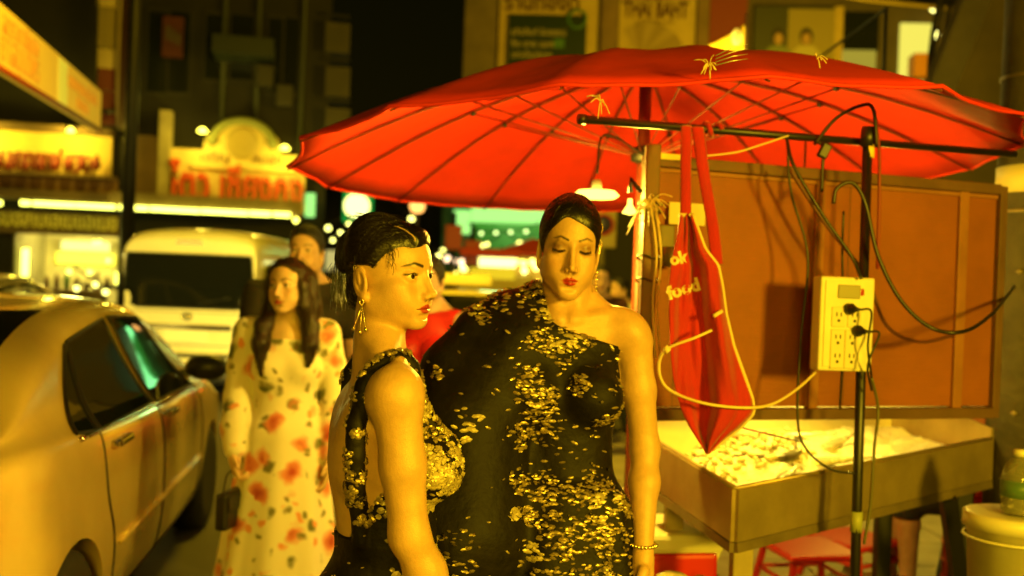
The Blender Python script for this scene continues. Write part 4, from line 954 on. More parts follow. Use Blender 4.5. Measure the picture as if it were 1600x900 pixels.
# --- the woman in profile
def build_woman_profile():
    root = thing('person', 'woman in profile with slicked black bun, gold drop earring and beaded sleeveless black dress', 'person')
    eye_w = P(607, 428, 2.0); rz = R_(-76); hz = 1.51
    HY = -.014; F = (rotm(R_(-41), R_(-1), R_(2)), N(0, HY, hz)); warp = (.945, 1.03)
    rot = Matrix.Rotation(rz, 3, 'Z'); off = rot @ Vector((0, HY, 0)); root.location = (eye_w.x - off.x, eye_w.y - off.y, eye_w.z - hz); root.rotation_euler = (0, 0, rz)
    z0 = -.062
    S = Sdf(); torso_ops(S, z0, True, .97, 1.10)
    head_ops(S, F); neck_ops(S, F, N(0, -.026, 1.335), .044, .050)
    for s in (1, -1):   # collar bones, sternomastoid
        S.cone((s * .02, .045, 1.320), (s * .14, -.005, 1.340), .010, .012, .02)
    shR = N(.172, -.012, 1.286); elR = N(.185, .020, 1.030); wrR = N(.165, .125, .815)
    shL = N(-.172, -.012, 1.286); elL = N(-.20, .0, 1.025); wrL = N(-.17, .12, .81)
    arm_ops(S, shR, elR, wrR, .99); arm_ops(S, shL, elL, wrL, 1.0)
    hand_ops(S, wrR, wrR - elR, (-1, 0, 0), .5); hand_ops(S, wrL, wrL - elL, (1, 0, 0), .5, thumb_side=-1)
    for s in (1, -1): leg_ops(S, (s * .085, -.01, .85), (s * .08, .02, .47), (s * .075, -.01, .09))
    V, Q = mesh_sdf(S, .0065, (F[1], (.105, .135, .145), .0021))
    L = head_local(V, F); col = face_colour(L, (.60, .36, .17), (.36, .035, .03), (.022, .013, .008))
    mesh('body', head_warp(V, F, *warp), Q, SKIN, root, True, col)
    for s in (1, -1): eyeball(F, s, (.16, .02), root, warp)
    lashes(F, root, warp)
    # hair: combed back to a bun, parted on her right
    H = Sdf()
    H.ell((0, -.007, .030), (.0785, .0835, .0865), .012, None, F); H.ell((0, .022, .040), (.0675, .0640, .0635), .02, None, F)
    H.ell((0, -.030, .066), (.066, .056, .064), .02, None, F); H.ell((0, -.046, -.045), (.050, .040, .050), .02, None, F)
    H.ell((-.006, .052, .064), (.048, .036, .034), .014, rotm(0, .5, .2), F)
    PART = [(.031, .086, .064), (.031, .064, .088), (.030, .018, .106)]; H.chain(PART, [.0050, .0050, .0042], .002, F, sub=True)
    def hairline(X, Y, Z):
        x = F[0][0, 0] * (X - F[1][0]) + F[0][1, 0] * (Y - F[1][1]) + F[0][2, 0] * (Z - F[1][2])
        y = F[0][0, 1] * (X - F[1][0]) + F[0][1, 1] * (Y - F[1][1]) + F[0][2, 1] * (Z - F[1][2])
        z = F[0][0, 2] * (X - F[1][0]) + F[0][1, 2] * (Y - F[1][1]) + F[0][2, 2] * (Z - F[1][2])
        g = y * .82 - z * .57 - .0270 + .013 * np.clip((np.abs(x) - .030) / .035, 0, 1) - .006 * np.sin(x * 60) + np.maximum(0, -z - .02) * .5
        ear = .036 - np.sqrt(((y + .012) * 1.25) ** 2 + (z + .018) ** 2) - 10 * (np.abs(x) < .055)
        return np.maximum(np.maximum(g, -z - .105 - (y + .05) * .5), ear * (z < .02) + (z >= .02) * -1)
    H.offset(lambda X, Y, Z: .0085 * np.clip((hairline(X, Y, Z) + .028) / .026, 0, 1) ** 2); H.region(hairline)
    H.ell((-.004, -.096, .044), (.034, .024, .040), .008, None, F); H.ell((.004, -.100, .024), (.026, .018, .028), .008, None, F)
    H.ell((-.012, -.100, .066), (.026, .018, .022), .006, None, F)
    Vh, Qh = mesh_sdf(H, .0024)
    hair = mesh('hair', head_warp(Vh, F, *warp), Qh, HAIR, root, True)
    bh = BVHTree.FromPolygons(Vh.tolist(), Qh.tolist()); pts = []
    for q in spline(PART, 6)[2:]:
        h, nn, _, _ = bh.find_nearest(Vector(F[0] @ np.array(q) + F[1])); pts.append(h)
    o = MB().tube(pts, [.0020] * (len(pts) - 2) + [.0012, .0004], 5).build('parting', mat('scalp', (.42, .27, .18), .6), hair)
    o.data.vertices.foreach_set('co', head_warp(np.array([v.co for v in o.data.vertices]), F, *warp).ravel().astype(np.float32))
    bun = N(-.004, -.094, .042)
    def flow(p):
        l = (p - F[1]) @ F[0]; d = bun - l
        if l[1] < -.084: d = np.cross(N(0, 1, 0), l - bun) + N(.0, 0, .004)
        elif l[1] > .03 and l[0] < .02: d = d + N(-.10, 0, .02)      # swept over from the parting
        return F[0] @ d
    mb = strands(Vh, Qh, sphere_seeds(Vh, 2600, lambda v: 1.0 + 2.0 * (head_local(v, F)[:, 1] > .02)), flow, 13, .0085, .00048, .0009, .22)
    so = mb.build('hair_strands', HAIR_S, hair, False); so['kind'] = 'stuff'
    so.data.vertices.foreach_set('co', head_warp(np.array([v.co for v in so.data.vertices]), F, *warp).ravel().astype(np.float32)); so.data.update()
    # wisps under the bun and at the temple
    mb = MB()
    for i in range(70):
        a = F[0] @ N(random.uniform(-.02, .035), -.110 + random.uniform(-.012, .008), random.uniform(-.005, .02)) + F[1]; h = random.uniform(.03, .085)
        b = F[0] @ N(random.uniform(-.01, .012), random.uniform(-.012, .012), -h) + a
        mb.tube(spline([a, (a + b) / 2 + N(random.uniform(-.006, .006), random.uniform(-.008, .004), 0), b], 4), .0006, 3, caps=False)
    for i in range(26):
        a = F[0] @ N(.062 + random.uniform(-.004, .004), .045 + random.uniform(-.012, .012), .040 + random.uniform(-.02, .02)) + F[1]
        b = F[0] @ N(.004, random.uniform(.0, .016), random.uniform(-.022, -.008)) + a; mb.tube(spline([a, (a + b) / 2 + F[0] @ N(.002, .004, .002), b], 3), .00045, 3, caps=False)
    for i in range(60):   # flyaways on the crown
        t = random.uniform(-1, 1); a = F[0] @ N(t * .05, random.uniform(-.07, .05), .112 - .02 * t * t) + F[1]
        b = F[0] @ N(random.uniform(-.01, .01), -.03, random.uniform(.0, .010)) + a; mb.tube([a, (a + b) / 2 + N(0, 0, .003), b], .0004, 3, caps=False)
    w = mb.build('hair_wisps', HAIR_S, hair, False); w['kind'] = 'stuff'
    # dress
    D = Sdf(); torso_ops(D, z0, True, .97, 1.10); 
    D.cone((0, -.0, .82), (0, .02, .08), .125, .23, .05)
    def neckline(X, Y, Z):
        sm = lambda a, lo, hi: np.clip((a - lo) / (hi - lo), 0, 1) ** 2 * (3 - 2 * np.clip((a - lo) / (hi - lo), 0, 1))
        zt = 1.003 + .235 * sm(Y, -.085, .035) - .085 * sm(np.abs(X), .085, .14) * sm(Y, -.06, .02)
        return (Z - zt) * .8
    D2 = Sdf(); D2.ops = D.ops + []
    D2.region(lambda X, Y, Z: neckline(X, Y, Z) + .004)
    Vt, Qt = mesh_sdf(S, .011, lo=N(-1, -1, .8), hi=N(1, 1, 1.36)); bt = BVHTree.FromPolygons(Vt.tolist(), Qt.tolist())
    for s in (1, -1):
        path = [(s * .075, .122, 1.20), (s * .100, .075, 1.285), (s * .112, .022, 1.334), (s * .114, -.020, 1.350), (s * .132, -.062, 1.318), (s * .146, -.084, 1.255), (s * .146, -.080, 1.17), (s * .132, -.080, 1.08), (s * .115, -.08, 1.0)]
        pts = []
        for q in spline(path, 3):
            h, nn, _, _ = bt.find_nearest(q); pts.append(h + nn * .001)
        D2.chain(pts, [.0135] * len(pts), .004)
    Vd, Qd = mesh_sdf(D2, .0048, infl=.005)
    dress = mesh('dress', Vd, Qd, BLACKCLOTH, root, True)
    # gold bead work: straps, breast, then flowers down the skirt
    def dens(v):
        strap = (v[:, 2] > 1.03) & (np.abs(v[:, 0]) > .07) & (v[:, 1] < .06)
        chest = (v[:, 1] > .02) & (v[:, 2] > 1.10) & (v[:, 2] < 1.28)
        return strap * 9.0 + chest * 5.0 + .0001
    p, n = tri_sample(Vd, Qd, 9000, dens); p2, n2 = clusters(p, n, 250, 26, .015)
    Vb, Fb = flakes(p2, n2, (.0022, .0052), .003, 1.3, .6)
    b = mesh('gold_beads', Vb, Fb, GOLD, dress); b['kind'] = 'stuff'
    p, n = tri_sample(Vd, Qd, 9000, lambda v: ((v[:, 1] > .035) & (v[:, 2] > 1.09) & (v[:, 2] < 1.30)) * 1.0); p2, n2 = clusters(p, n, 90, 30, .016)
    Vb, Fb = flakes(p2, n2, (.0030, .0066), .003, 1.3, .5); b = mesh('gold_breast_beads', Vb, Fb, PALE_GOLD, dress); b['kind'] = 'stuff'
    p, n = tri_sample(Vd, Qd, 14000, lambda v: ((v[:, 2] < 1.16) & (v[:, 2] > .6) & (v[:, 1] > -.06)) * 1.0 + .0001); p2, n2 = clusters(p, n, 46, 12, .017)
    Vb, Fb = flakes(p2, n2, (.004, .009), .003, 1.2, .3); b = mesh('gold_flowers', Vb, Fb, PALE_GOLD, dress); b['kind'] = 'stuff'
    p, n = tri_sample(Vd, Qd, 420, lambda v: ((v[:, 2] < 1.2) & (v[:, 2] > .5)) * 1.0); Vb, Fb = flakes(p, n, (.0016, .0034), .002, 2.2, .4)
    b = mesh('gold_sparks', Vb, Fb, GOLD, dress); b['kind'] = 'stuff'
    # fringe of bead strings at the hip
    mb = MB()
    for i in range(16):
        x = .105 + random.uniform(-.03, .03); y = -.10 + random.uniform(-.02, .03) ; a = N(x + .045, y, .955 - i * .004); bq = a + N(.01, -.05 - .02 * random.random(), -.16 - .06 * random.random())
        mb.tube(spline([a, (a + bq) / 2 + N(.014, 0, 0), bq], 4), .0014, 4, caps=False)
    f = mb.build('bead_fringe', GOLD, dress); f['kind'] = 'stuff'
    # earring
    e = thing('earring', None, None); e.parent = root; e.empty_display_size = .02
    c = head_warp((F[0] @ N(.0780, -.006, -.056) + F[1])[None], F, *warp)[0]
    eg = mat('earring_gold', (.95, .75, .35), .15, metal=.9)
    mb = MB()
    for i in range(9):
        a = i * .7; q = c + F[0] @ N(.002, .0045 * math.cos(a), .0045 * math.sin(a) - .002); mb.lathe([(0, -.0022), (.0022, 0), (0, .0022)], 6, Matrix.Translation(q))
    mb.build('stud', eg, e)
    for i, dx in enumerate((-.016, 0, .013)):
        a = c + N(0, 0, -.008); bq = a + F[0] @ N(.004, dx, -.046 - .006 * (i == 1)); mb = MB()
        mb.tube([a, bq], .0011, 5)
        for k in range(9): mb.lathe([(0, -.0017), (.0017, 0), (0, .0017)], 6, Matrix.Translation(a + (bq - a) * k / 9))
        mb.build('chain', eg, e); mb = MB(); mb.lathe([(0, -.005), (.0042, -.001), (.0028, .003), (0, .006)], 8, Matrix.Translation(bq)); mb.build('drop', eg, e)
    mb = MB()
    rc = head_warp((F[0] @ N(.0765, -.028, .012) + F[1])[None], F, *warp)[0]
    mb.tube([rc + F[0] @ N(.004 * math.cos(a), .001, .005 * math.sin(a)) for a in np.linspace(0, 6.28, 12)], .0008, 5, caps=False); mb.build('ear_cuff', eg, e)
    return root
build_woman_profile()
# --- the woman walking behind her in a one-shoulder dress
def place(root, eye_w, eye_l, rz):
    """put a figure so that its eye point lands at eye_w; the soles stay on the road."""
    sc = eye_w.z / eye_l[2]; rot = Matrix.Rotation(rz, 3, 'Z'); o = rot @ Vector((eye_l[0] * sc, eye_l[1] * sc, 0))
    root.location = (eye_w.x - o.x, eye_w.y - o.y, 0); root.rotation_euler = (0, 0, rz); root.scale = (sc, sc, sc)
def build_woman_front():
    root = thing('person', 'woman with lowered eyes and red lips in one-shoulder black dress scattered with gold sequins', 'person')
    F = (rotm(R_(6), R_(-8), R_(-3)), N(0, .035, 1.525)); rz = R_(180 - 3)
    place(root, P(889, 384, 2.32), F[1], rz)
    S = Sdf(); torso_ops(S, 0, True, .92, 1.0); head_ops(S, F, eyes_open=0); neck_ops(S, F, N(0, -.020, 1.37), .045, .050)
    for s in (1, -1):
        S.cone((s * .015, .050, 1.360), (s * .130, -.002, 1.378), .009, .012, .014); S.cone((s * .02, .040, 1.365), (s * .05, .0, 1.46), .010, .012, .02)
    sh = N(-.152, -.012, 1.338); el = N(-.190, -.02, 1.075); wr = N(-.188, .06, .845)
    shR = N(.172, -.012, 1.338); elR = N(.24, .0, 1.10); wrR = N(.23, .05, .84)
    arm_ops(S, sh, el, wr, .88); arm_ops(S, shR, elR, wrR, .98)
    hand_ops(S, wr, N(0, .10, -1), (1, 0, 0), .55, thumb_side=-1); hand_ops(S, wrR, N(0, .1, -1), (-1, 0, 0), .5)
    for s in (1, -1): leg_ops(S, (s * .085, -.01, .85), (s * .08, .03 * s, .47), (s * .075, .06 * s - .02, .09))
    V, Q = mesh_sdf(S, .0062, (F[1], (.105, .135, .15), .0028))
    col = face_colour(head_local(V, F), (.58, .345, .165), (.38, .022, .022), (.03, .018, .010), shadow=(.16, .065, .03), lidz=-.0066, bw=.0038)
    W2 = (1.0, 1.0, .88)
    mesh('body', head_warp(V, F, *W2), Q, SKIN, root, True, col)
    lashes(F, root, W2, z0=-.0048, down=True)
    H = Sdf(); H.ell((0, -.008, .030), (.0765, .084, .0860), .012, None, F); H.ell((0, .022, .042), (.0670, .0635, .0660), .02, None, F)
    H.ell((0, -.050, -.045), (.050, .040, .050), .02, None, F)
    def hairline(X, Y, Z):
        q = [F[0][0, i] * (X - F[1][0]) + F[0][1, i] * (Y - F[1][1]) + F[0][2, i] * (Z - F[1][2]) for i in range(3)]; x, y, z = q
        g = y * .80 - z * .60 - .0275 - .006 * np.clip((-x + .01) / .04, 0, 1) + .010 * np.exp(-((x - .022) / .018) ** 2) + np.maximum(0, -z - .02) * .5
        return np.maximum(g, -z - .10)
    H.offset(lambda X, Y, Z: .0040 * np.clip((hairline(X, Y, Z) + .020) / .020, 0, 1) ** 2); H.region(hairline); H.ell((0, -.095, -.01), (.042, .032, .04), .008, None, F)
    Vh, Qh = mesh_sdf(H, .0028); Vh = head_warp(Vh, F, *W2); hair = mesh('hair', Vh, Qh, HAIR, root, True)
    mb = strands(Vh, Qh, sphere_seeds(Vh, 1500, lambda v: 1.0 + 0 * v[:, 0]), lambda p: F[0] @ (N(0, -.11, -.01) - (p - F[1]) @ F[0]), 12, .009, .00048, .0009, .2)
    so = mb.build('hair_strands', HAIR_S, hair, False); so['kind'] = 'stuff'
    # dress with a wide cape sleeve over her right shoulder
    D = Sdf(); torso_ops(D, 0, True, .92, 1.0)
    D.cone((0, -.01, .86), (0, .02, .06), .17, .30, .05)
    D.region(lambda X, Y, Z: (Z - np.interp(X, [-.3, -.135, .035, .075, .09], [1.26, 1.300, 1.350, 1.47, 1.52])) * .7)
    D.chain([(.075, -.016, 1.385), (.13, -.014, 1.358), (.185, -.01, 1.312), (.232, .0, 1.225), (.250, .03, 1.06), (.24, .06, .86), (.22, .04, .62)], [.042, .048, .060, .082, .118, .155, .19], .03)
    D.offset(lambda X, Y, Z: .0075 * np.sin(np.arctan2(Y, X - .10) * 15 + Z * 7 + 2 * np.sin(Z * 11)) * np.clip((1.30 - Z) / .25, 0, 1) * np.clip((X - .02) / .1, 0, 1) + .004 * np.sin(np.arctan2(Y, X) * 9 - Z * 10) * np.clip((1.1 - Z) / .2, 0, 1))
    D.chain([(.10, .03, 1.30), (.20, .06, 1.12), (.20, .10, .9)], [.07, .10, .13], .04)
    D.region(lambda X, Y, Z: .055 - np.sqrt((X - 0) ** 2 + (Y + .01) ** 2) - 10 * (Z < 1.36))
    for i in range(7):   # hanging folds
        t = i / 6; D.cone((.10 + .2 * t, .11 - .05 * abs(t - .4), 1.12 - .05 * t), (.13 + .25 * t, .17 - .09 * t, .3), .012, .03, .03)
    for i in range(6):
        t = i / 5; D.cone((-.12 + .2 * t, .10, .98), (-.22 + .42 * t, .24 - .2 * abs(t - .5), .1), .010, .03, .03)
    Vd, Qd = mesh_sdf(D, .0060, infl=.007)
    dress = mesh('dress', Vd, Qd, BLACKCLOTH, root, True)
    p, n = tri_sample(Vd, Qd, 30000, lambda v: (v[:, 2] > .7) * (v[:, 1] > -.05) * (1.0 + 3.0 * (v[:, 0] < .10)) + .0001)
    p2, n2 = clusters(p, n, 70, 46, .034); Vb, Fb = flakes(p2, n2, (.0018, .0042), .0025, 2.4, .5); b = mesh('gold_sequins', Vb, Fb, GOLD, dress); b['kind'] = 'stuff'
    p2, n2 = clusters(p, n, 11, 18, .026); Vb, Fb = flakes(p2, n2, (.003, .006), .003, 2.2, .35); b = mesh('gold_petals', Vb, Fb, PALE_GOLD, dress); b['kind'] = 'stuff'
    i = RNG.choice(len(p), 500); Vb, Fb = flakes(p[i], n[i], (.0016, .0038), .002, 2.6, .4); b = mesh('gold_sparks', Vb, Fb, GOLD, dress); b['kind'] = 'stuff'
    # bead strings hanging by the left temple
    eg = mat('earring_gold'); mb = MB()
    for k in range(4):
        a = F[0] @ N(-.066, .012 - .006 * k, .055) + F[1]; bq = F[0] @ N(-.0705, .0 - .006 * k, -.01 - .008 * k) + F[1]
        for j in range(12): mb.lathe([(0, -.0028), (.0028, 0), (0, .0028)], 6, Matrix.Translation(a + (bq - a) * j / 11 + N(-.003 * math.sin(j), 0, 0)))
    o = mb.build('hair_ornament', eg, hair); o['kind'] = 'stuff'
    e = mb = MB(); c = F[0] @ N(-.069, -.006, -.055) + F[1]
    for j in range(6): mb.lathe([(0, -.004), (.004, 0), (0, .004)], 8, Matrix.Translation(c + N(0, 0, -.008 * j)))
    mb.build('earring', eg, root)
    mb = MB()
    for j in range(22):
        a = 2 * math.pi * j / 22; mb.lathe([(0, -.005), (.005, 0), (0, .005)], 6, Matrix.Translation(wr + N(.028 * math.cos(a), .028 * math.sin(a), .03)))
    mb.build('bracelet', eg, root)
build_woman_front()

# --- woman in a floral dress
def floral_material():
    m = mat('floral_cotton', (.78, .72, .56), .8, sheen=.2); t = m.node_tree; L = t.links; b = t.nodes['Principled BSDF']
    tc = t.nodes.new('ShaderNodeTexCoord'); nz = t.nodes.new('ShaderNodeTexNoise'); nz.inputs['Scale'].default_value = 14
    L.new(tc.outputs['Object'], nz.inputs['Vector'])
    ad = t.nodes.new('ShaderNodeVectorMath'); ad.operation = 'MULTIPLY_ADD'; ad.inputs[1].default_value = (.07, .07, .07)
    L.new(nz.outputs[1], ad.inputs[0]); L.new(tc.outputs['Object'], ad.inputs[2])
    prev = None; base = (.80, .74, .58, 1)
    for scale, lo, hi, c, offs, thr in ((11.0, .24, .40, (.14, .15, .05, 1), .08, .50), (8.6, .26, .46, (.68, .22, .13, 1), .0, .36), (8.6, .08, .26, (.40, .05, .03, 1), .0, .42), (15.0, .18, .34, (.74, .30, .15, 1), .3, .62), (16., .12, .3, (.20, .19, .07, 1), .55, .5)):
        v = t.nodes.new('ShaderNodeTexVoronoi'); v.inputs['Scale'].default_value = scale
        o = t.nodes.new('ShaderNodeVectorMath'); o.operation = 'ADD'; o.inputs[1].default_value = (offs, offs * .7, offs * 1.3); L.new(ad.outputs[0], o.inputs[0]); L.new(o.outputs[0], v.inputs['Vector'])
        r = t.nodes.new('ShaderNodeMapRange'); r.inputs[1].default_value = lo; r.inputs[2].default_value = hi; r.inputs[3].default_value = 1; r.inputs[4].default_value = 0; L.new(v.outputs['Distance'], r.inputs[0])
        sp = t.nodes.new('ShaderNodeSeparateColor'); L.new(v.outputs['Color'], sp.inputs[0])
        g = t.nodes.new('ShaderNodeMath'); g.operation = 'GREATER_THAN'; g.inputs[1].default_value = thr; L.new(sp.outputs[0], g.inputs[0])
        mm = t.nodes.new('ShaderNodeMath'); mm.operation = 'MULTIPLY'; L.new(r.outputs[0], mm.inputs[0]); L.new(g.outputs[0], mm.inputs[1])
        x = t.nodes.new('ShaderNodeMix'); x.data_type = 'RGBA'; x.inputs[6].default_value = base; x.inputs[7].default_value = c
        if prev: L.new(prev, x.inputs[6])
        L.new(mm.outputs[0], x.inputs[0]); prev = x.outputs[2]
    L.new(prev, b.inputs['Base Color'])
    return m
def build_woman_floral():
    root = thing('person', 'woman with long loose dark hair in a cream floral dress, holding a small black bag', 'person')
    F = (rotm(R_(-26), R_(2), R_(3)), N(0, .03, 1.535)); place(root, P(452, 447, 3.9), F[1], R_(180 + 8))
    S = Sdf(); torso_ops(S, 0, True, 1.0, 1.0, .6); head_ops(S, F, eyes_open=.8); neck_ops(S, F, N(0, -.020, 1.37))
    shR = N(.172, -.012, 1.335); elR = N(.195, -.01, 1.07); wrR = N(.185, .10, .86); shL = N(-.165, -.012, 1.335); elL = N(-.20, -.02, 1.07); wrL = N(-.195, .07, .84)
    arm_ops(S, shR, elR, wrR, .92); arm_ops(S, shL, elL, wrL, .92)
    hand_ops(S, wrR, N(-.1, .3, -1), (-1, 0, 0), 1.3); hand_ops(S, wrL, N(.1, .2, -1), (1, 0, 0), .5, thumb_side=-1)
    leg_ops(S, (.085, -.01, .85), (.085, .10, .48), (.08, .08, .09)); leg_ops(S, (-.085, -.01, .85), (-.085, .0, .47), (-.08, -.12, .10))
    V, Q = mesh_sdf(S, .0085, (F[1], (.10, .13, .14), .0034))
    mesh('body', V, Q, SKIN, root, True, face_colour(head_local(V, F), (.64, .43, .24), (.42, .08, .05), (.05, .03, .02)))
    for s in (1, -1): eyeball(F, s, (.1, .0), root)
    D = Sdf(); torso_ops(D, 0, True, 1.02, 1.02, .6); D.cone((0, -.005, .90), (0, .0, .14), .15, .26, .06)
    D.region(lambda X, Y, Z: (Z - (1.318 + .07 * np.clip((np.abs(X) - .085) / .02, 0, 1) + np.maximum(0, -Y) * .9)) * .8)
    for i in range(9):
        a = 2 * math.pi * i / 9; D.cone((.14 * math.sin(a), .11 * math.cos(a), .95), (.26 * math.sin(a + .15), .24 * math.cos(a + .15), .15), .012, .030, .04)
    for s, sh, el, wr in ((1, shR, elR, wrR), (-1, shL, elL, wrL)):
        D.chain([sh + N(-s * .01, 0, .008), sh * .5 + el * .5, el, el * .45 + wr * .55, wr + N(0, 0, .015)], [.054, .050, .047, .052, .036], .02)
    Vd, Qd = mesh_sdf(D, .0095, infl=.008)
    mesh('dress', Vd, Qd, floral_material(), root, True)
    H = Sdf(); H.ell((0, -.008, .030), (.083, .089, .090), .012, None, F); H.ell((0, .018, .042), (.072, .068, .066), .02, None, F)
    H.region(lambda X, Y, Z: (lambda y, z, x: np.maximum(y * .80 - z * .45 - .022, (y * .9 + np.abs(x) * .6 - .055) * (z < .055) - .02 * (z >= .055)))(*[F[0][0, i] * (X - F[1][0]) + F[0][1, i] * (Y - F[1][1]) + F[0][2, i] * (Z - F[1][2]) for i in (1, 2, 0)]))
    t = lambda *p: F[0] @ N(*p) + F[1]
    for s in (1, -1):
        H.chain([t(s * .060, .030, .060), t(s * .076, .020, .0), t(s * .078, .012, -.08), N(s * .095, .055, 1.37), N(s * .10, .080, 1.30), N(s * .092, .105, 1.20 - .02 * s)], [.016, .020, .026, .031, .028, .006], .022)
        H.chain([t(s * .05, -.05, .02), t(s * .06, -.05, -.08), N(s * .09, -.08, 1.36), N(s * .08, -.10, 1.22)], [.05, .045, .05, .03], .03)
    H.chain([t(0, -.07, .0), N(0, -.10, 1.38), N(0, -.12, 1.2)], [.06, .06, .04], .03)
    Vh, Qh = mesh_sdf(H, .0048); hair = mesh('hair', Vh, Qh, mat('brown_black_hair', (.020, .011, .006), .45, bump=(120, .6, (1, 1, .08))), root, True)
    fl = lambda p: N(0, .02, -1) if ((p - F[1]) @ F[0])[2] < .05 else F[0] @ N(np.sign(((p - F[1]) @ F[0])[0]) * .6, -.2, -.6)
    so = strands(Vh, Qh, sphere_seeds(Vh, 700, lambda v: 1.0 + 2.0 * (v[:, 2] < 1.35)), fl, 16, .013, .0013, .006).build('hair_strands', mat('brown_strands', (.035, .018, .009), .4), hair, False); so['kind'] = 'stuff'
    # bag held in her right hand: top-level
    bag = thing('handbag', 'small black handbag with gold chain held by the woman in the floral dress', 'handbag')
    M = root.matrix_basis.copy(); M = Matrix.LocRotScale(root.location, root.rotation_euler, root.scale)
    q = M @ Vector(wrR + N(.0, .03, -.08)); bag.location = q; bag.rotation_euler = (0, 0, R_(80))
    MB().box((-.09, -.025, -.20), (.09, .025, -.06), .012).build('body', mat('black_leather', (.01, .009, .008), .4, bump=(200, .2)), bag)
    MB().box((-.085, -.031, -.13), (.085, -.024, -.07), .006).build('flap', mat('black_leather'), bag)
    MB().tube(spline([(-.085, 0, -.08), (-.05, .0, .0), (0, 0, .012), (.05, 0, .0), (.085, 0, -.08)], 6), .004, 6).build('handle', mat('black_leather'), bag)
    mb = MB()
    for k in range(7): mb.lathe([(0, -.006), (.006, 0), (0, .006)], 6, Matrix.Translation((.1 - .004 * (k % 2), -.03, -.08 - .022 * k)))
    mb.build('chain', mat('earring_gold'), bag)
build_woman_floral()

# --- a plainer figure for people further back
def figure(label, eye_w, rz, top, bottom, hairc=(.012, .009, .007), female=True, arms=None, yaw=0, skirt=False, long_hair=False, step=.011, hstep=.0055, seated=False, sleeve=.5, group=None, skin=(.55, .34, .22)):
    root = thing('person', label, 'person', group=group); F = (rotm(R_(yaw), 0, 0), N(0, .03, 1.535)); place(root, eye_w, F[1], rz)
    w = 1.0 if female else 1.12
    S = Sdf(); torso_ops(S, 0, female, w, 1.0 if female else 1.08); head_ops(S, F, eyes_open=.75, jaw=1.0 if female else 1.1); neck_ops(S, F, N(0, -.02, 1.37), .05 if female else .06, .055 if female else .066)
    a = arms or [((.235, -.01, 1.07), (.215, .08, .85)), ((-.235, -.02, 1.07), (-.225, .05, .84))]
    sh = [N(.172 * w, -.012, 1.335), N(-.172 * w, -.012, 1.335)]
    for i in (0, 1):
        el, wr = N(*a[i][0]), N(*a[i][1]); arm_ops(S, sh[i], el, wr, 1.0 if female else 1.12); hand_ops(S, wr, wr - el + N(0, 0, -.01), ((-1, 1)[i], 0, 0), .5, thumb_side=(1, -1)[i])
    legs = [((.085, -.01, .85), (.085, .08, .48), (.08, .06, .09)), ((-.085, -.01, .85), (-.085, .0, .47), (-.08, -.12, .10))]
    if seated: legs = [((.09, .02, .86), (.10, .40, .84), (.09, .42, .44)), ((-.09, .02, .86), (-.12, .40, .84), (-.13, .37, .44))]
    for l in legs: leg_ops(S, *l, sc=1.0 if female else 1.1)
    V, Q = mesh_sdf(S, step, (F[1], (.10, .13, .14), hstep))
    mesh('body', V, Q, SKIN, root, True, face_colour(head_local(V, F), skin, (.40, .10, .08), (.03, .02, .014)))
    for s in (1, -1): eyeball(F, s, (0, 0), root)
    D = Sdf(); torso_ops(D, 0, female, w * 1.02, 1.04 if female else 1.12)
    for i in (0, 1):
        el, wr = N(*a[i][0]), N(*a[i][1])
        if sleeve > 0: D.chain([sh[i], sh[i] + (el - sh[i]) * min(1, sleeve * 1.0)], [.064 * w, .056 * w], .02)
        if sleeve > 1: D.chain([el, wr], [.05, .038], .02)
    D.region(lambda X, Y, Z: (Z - (1.40 - np.maximum(0, Y) * .5)) * .8)
    if not skirt: D.region(lambda X, Y, Z: .80 - Z)
    else: D.cone((0, -.005, .90), (0, .0, .30), .165, .27, .06)
    Vd, Qd = mesh_sdf(D, step, infl=.010); mesh('dress' if skirt else 'shirt', Vd, Qd, top, root, True)
    if not skirt:
        T = Sdf(); T.ell((0, -.01, .88), (.165 * w, .12, .11), .03)
        for h_, k_, an in legs: h_, k_, an = N(*h_), N(*k_), N(*an); T.chain([h_, k_, (k_ * .5 + an * .5) if seated else an + N(0, 0, .03)], [.096, .072, .060], .03)
        if seated: T.region(lambda X, Y, Z: .74 - Z)
        Vt, Qt = mesh_sdf(T, step, infl=.008); mesh('trousers', Vt, Qt, bottom, root, True)
    H = Sdf(); H.ell((0, -.009, .034), (.079, .087, .088), .012, None, F); H.ell((0, .022, .046), (.068, .064, .064), .02, None, F)
    H.region(lambda X, Y, Z: (lambda y, z: np.maximum(y * .80 - z * .60 - .018, -z - (.09 if female else .055)))(*[F[0][0, i] * (X - F[1][0]) + F[0][1, i] * (Y - F[1][1]) + F[0][2, i] * (Z - F[1][2]) for i in (1, 2)]))
    if long_hair: H.chain([F[0] @ N(0, -.05, .0) + F[1], N(0, -.07, 1.38), N(0, -.10, 1.22)], [.07, .07, .05], .03)
    Vh, Qh = mesh_sdf(H, hstep); mesh('hair', Vh, Qh, mat('hair_%d' % int(hairc[0] * 1000), hairc, .45, bump=(150, .6)), root, True)
    return root
DARKCLOTH = mat('dark_cotton', (.018, .014, .010), .85, noise=(20, .3)); JEANS = mat('dark_jeans', (.02, .022, .03), .85, noise=(30, .3))
figure('tall man in a dark T-shirt walking behind the woman in the floral dress', P(479, 392, 4.75), R_(180 + 14), DARKCLOTH, JEANS, female=False, yaw=-20)
figure('person in a bright red dress standing just past the profile woman\'s chin', P(668, 437, 4.6), R_(160), mat('red_dress', (.62, .016, .02), .6, noise=(14, .25)), JEANS, skirt=True, sleeve=0, arms=[((.215, .06, 1.08), (.10, .24, 1.18)), ((-.235, -.02, 1.07), (-.22, .05, .84))], skin=(.62, .42, .3))
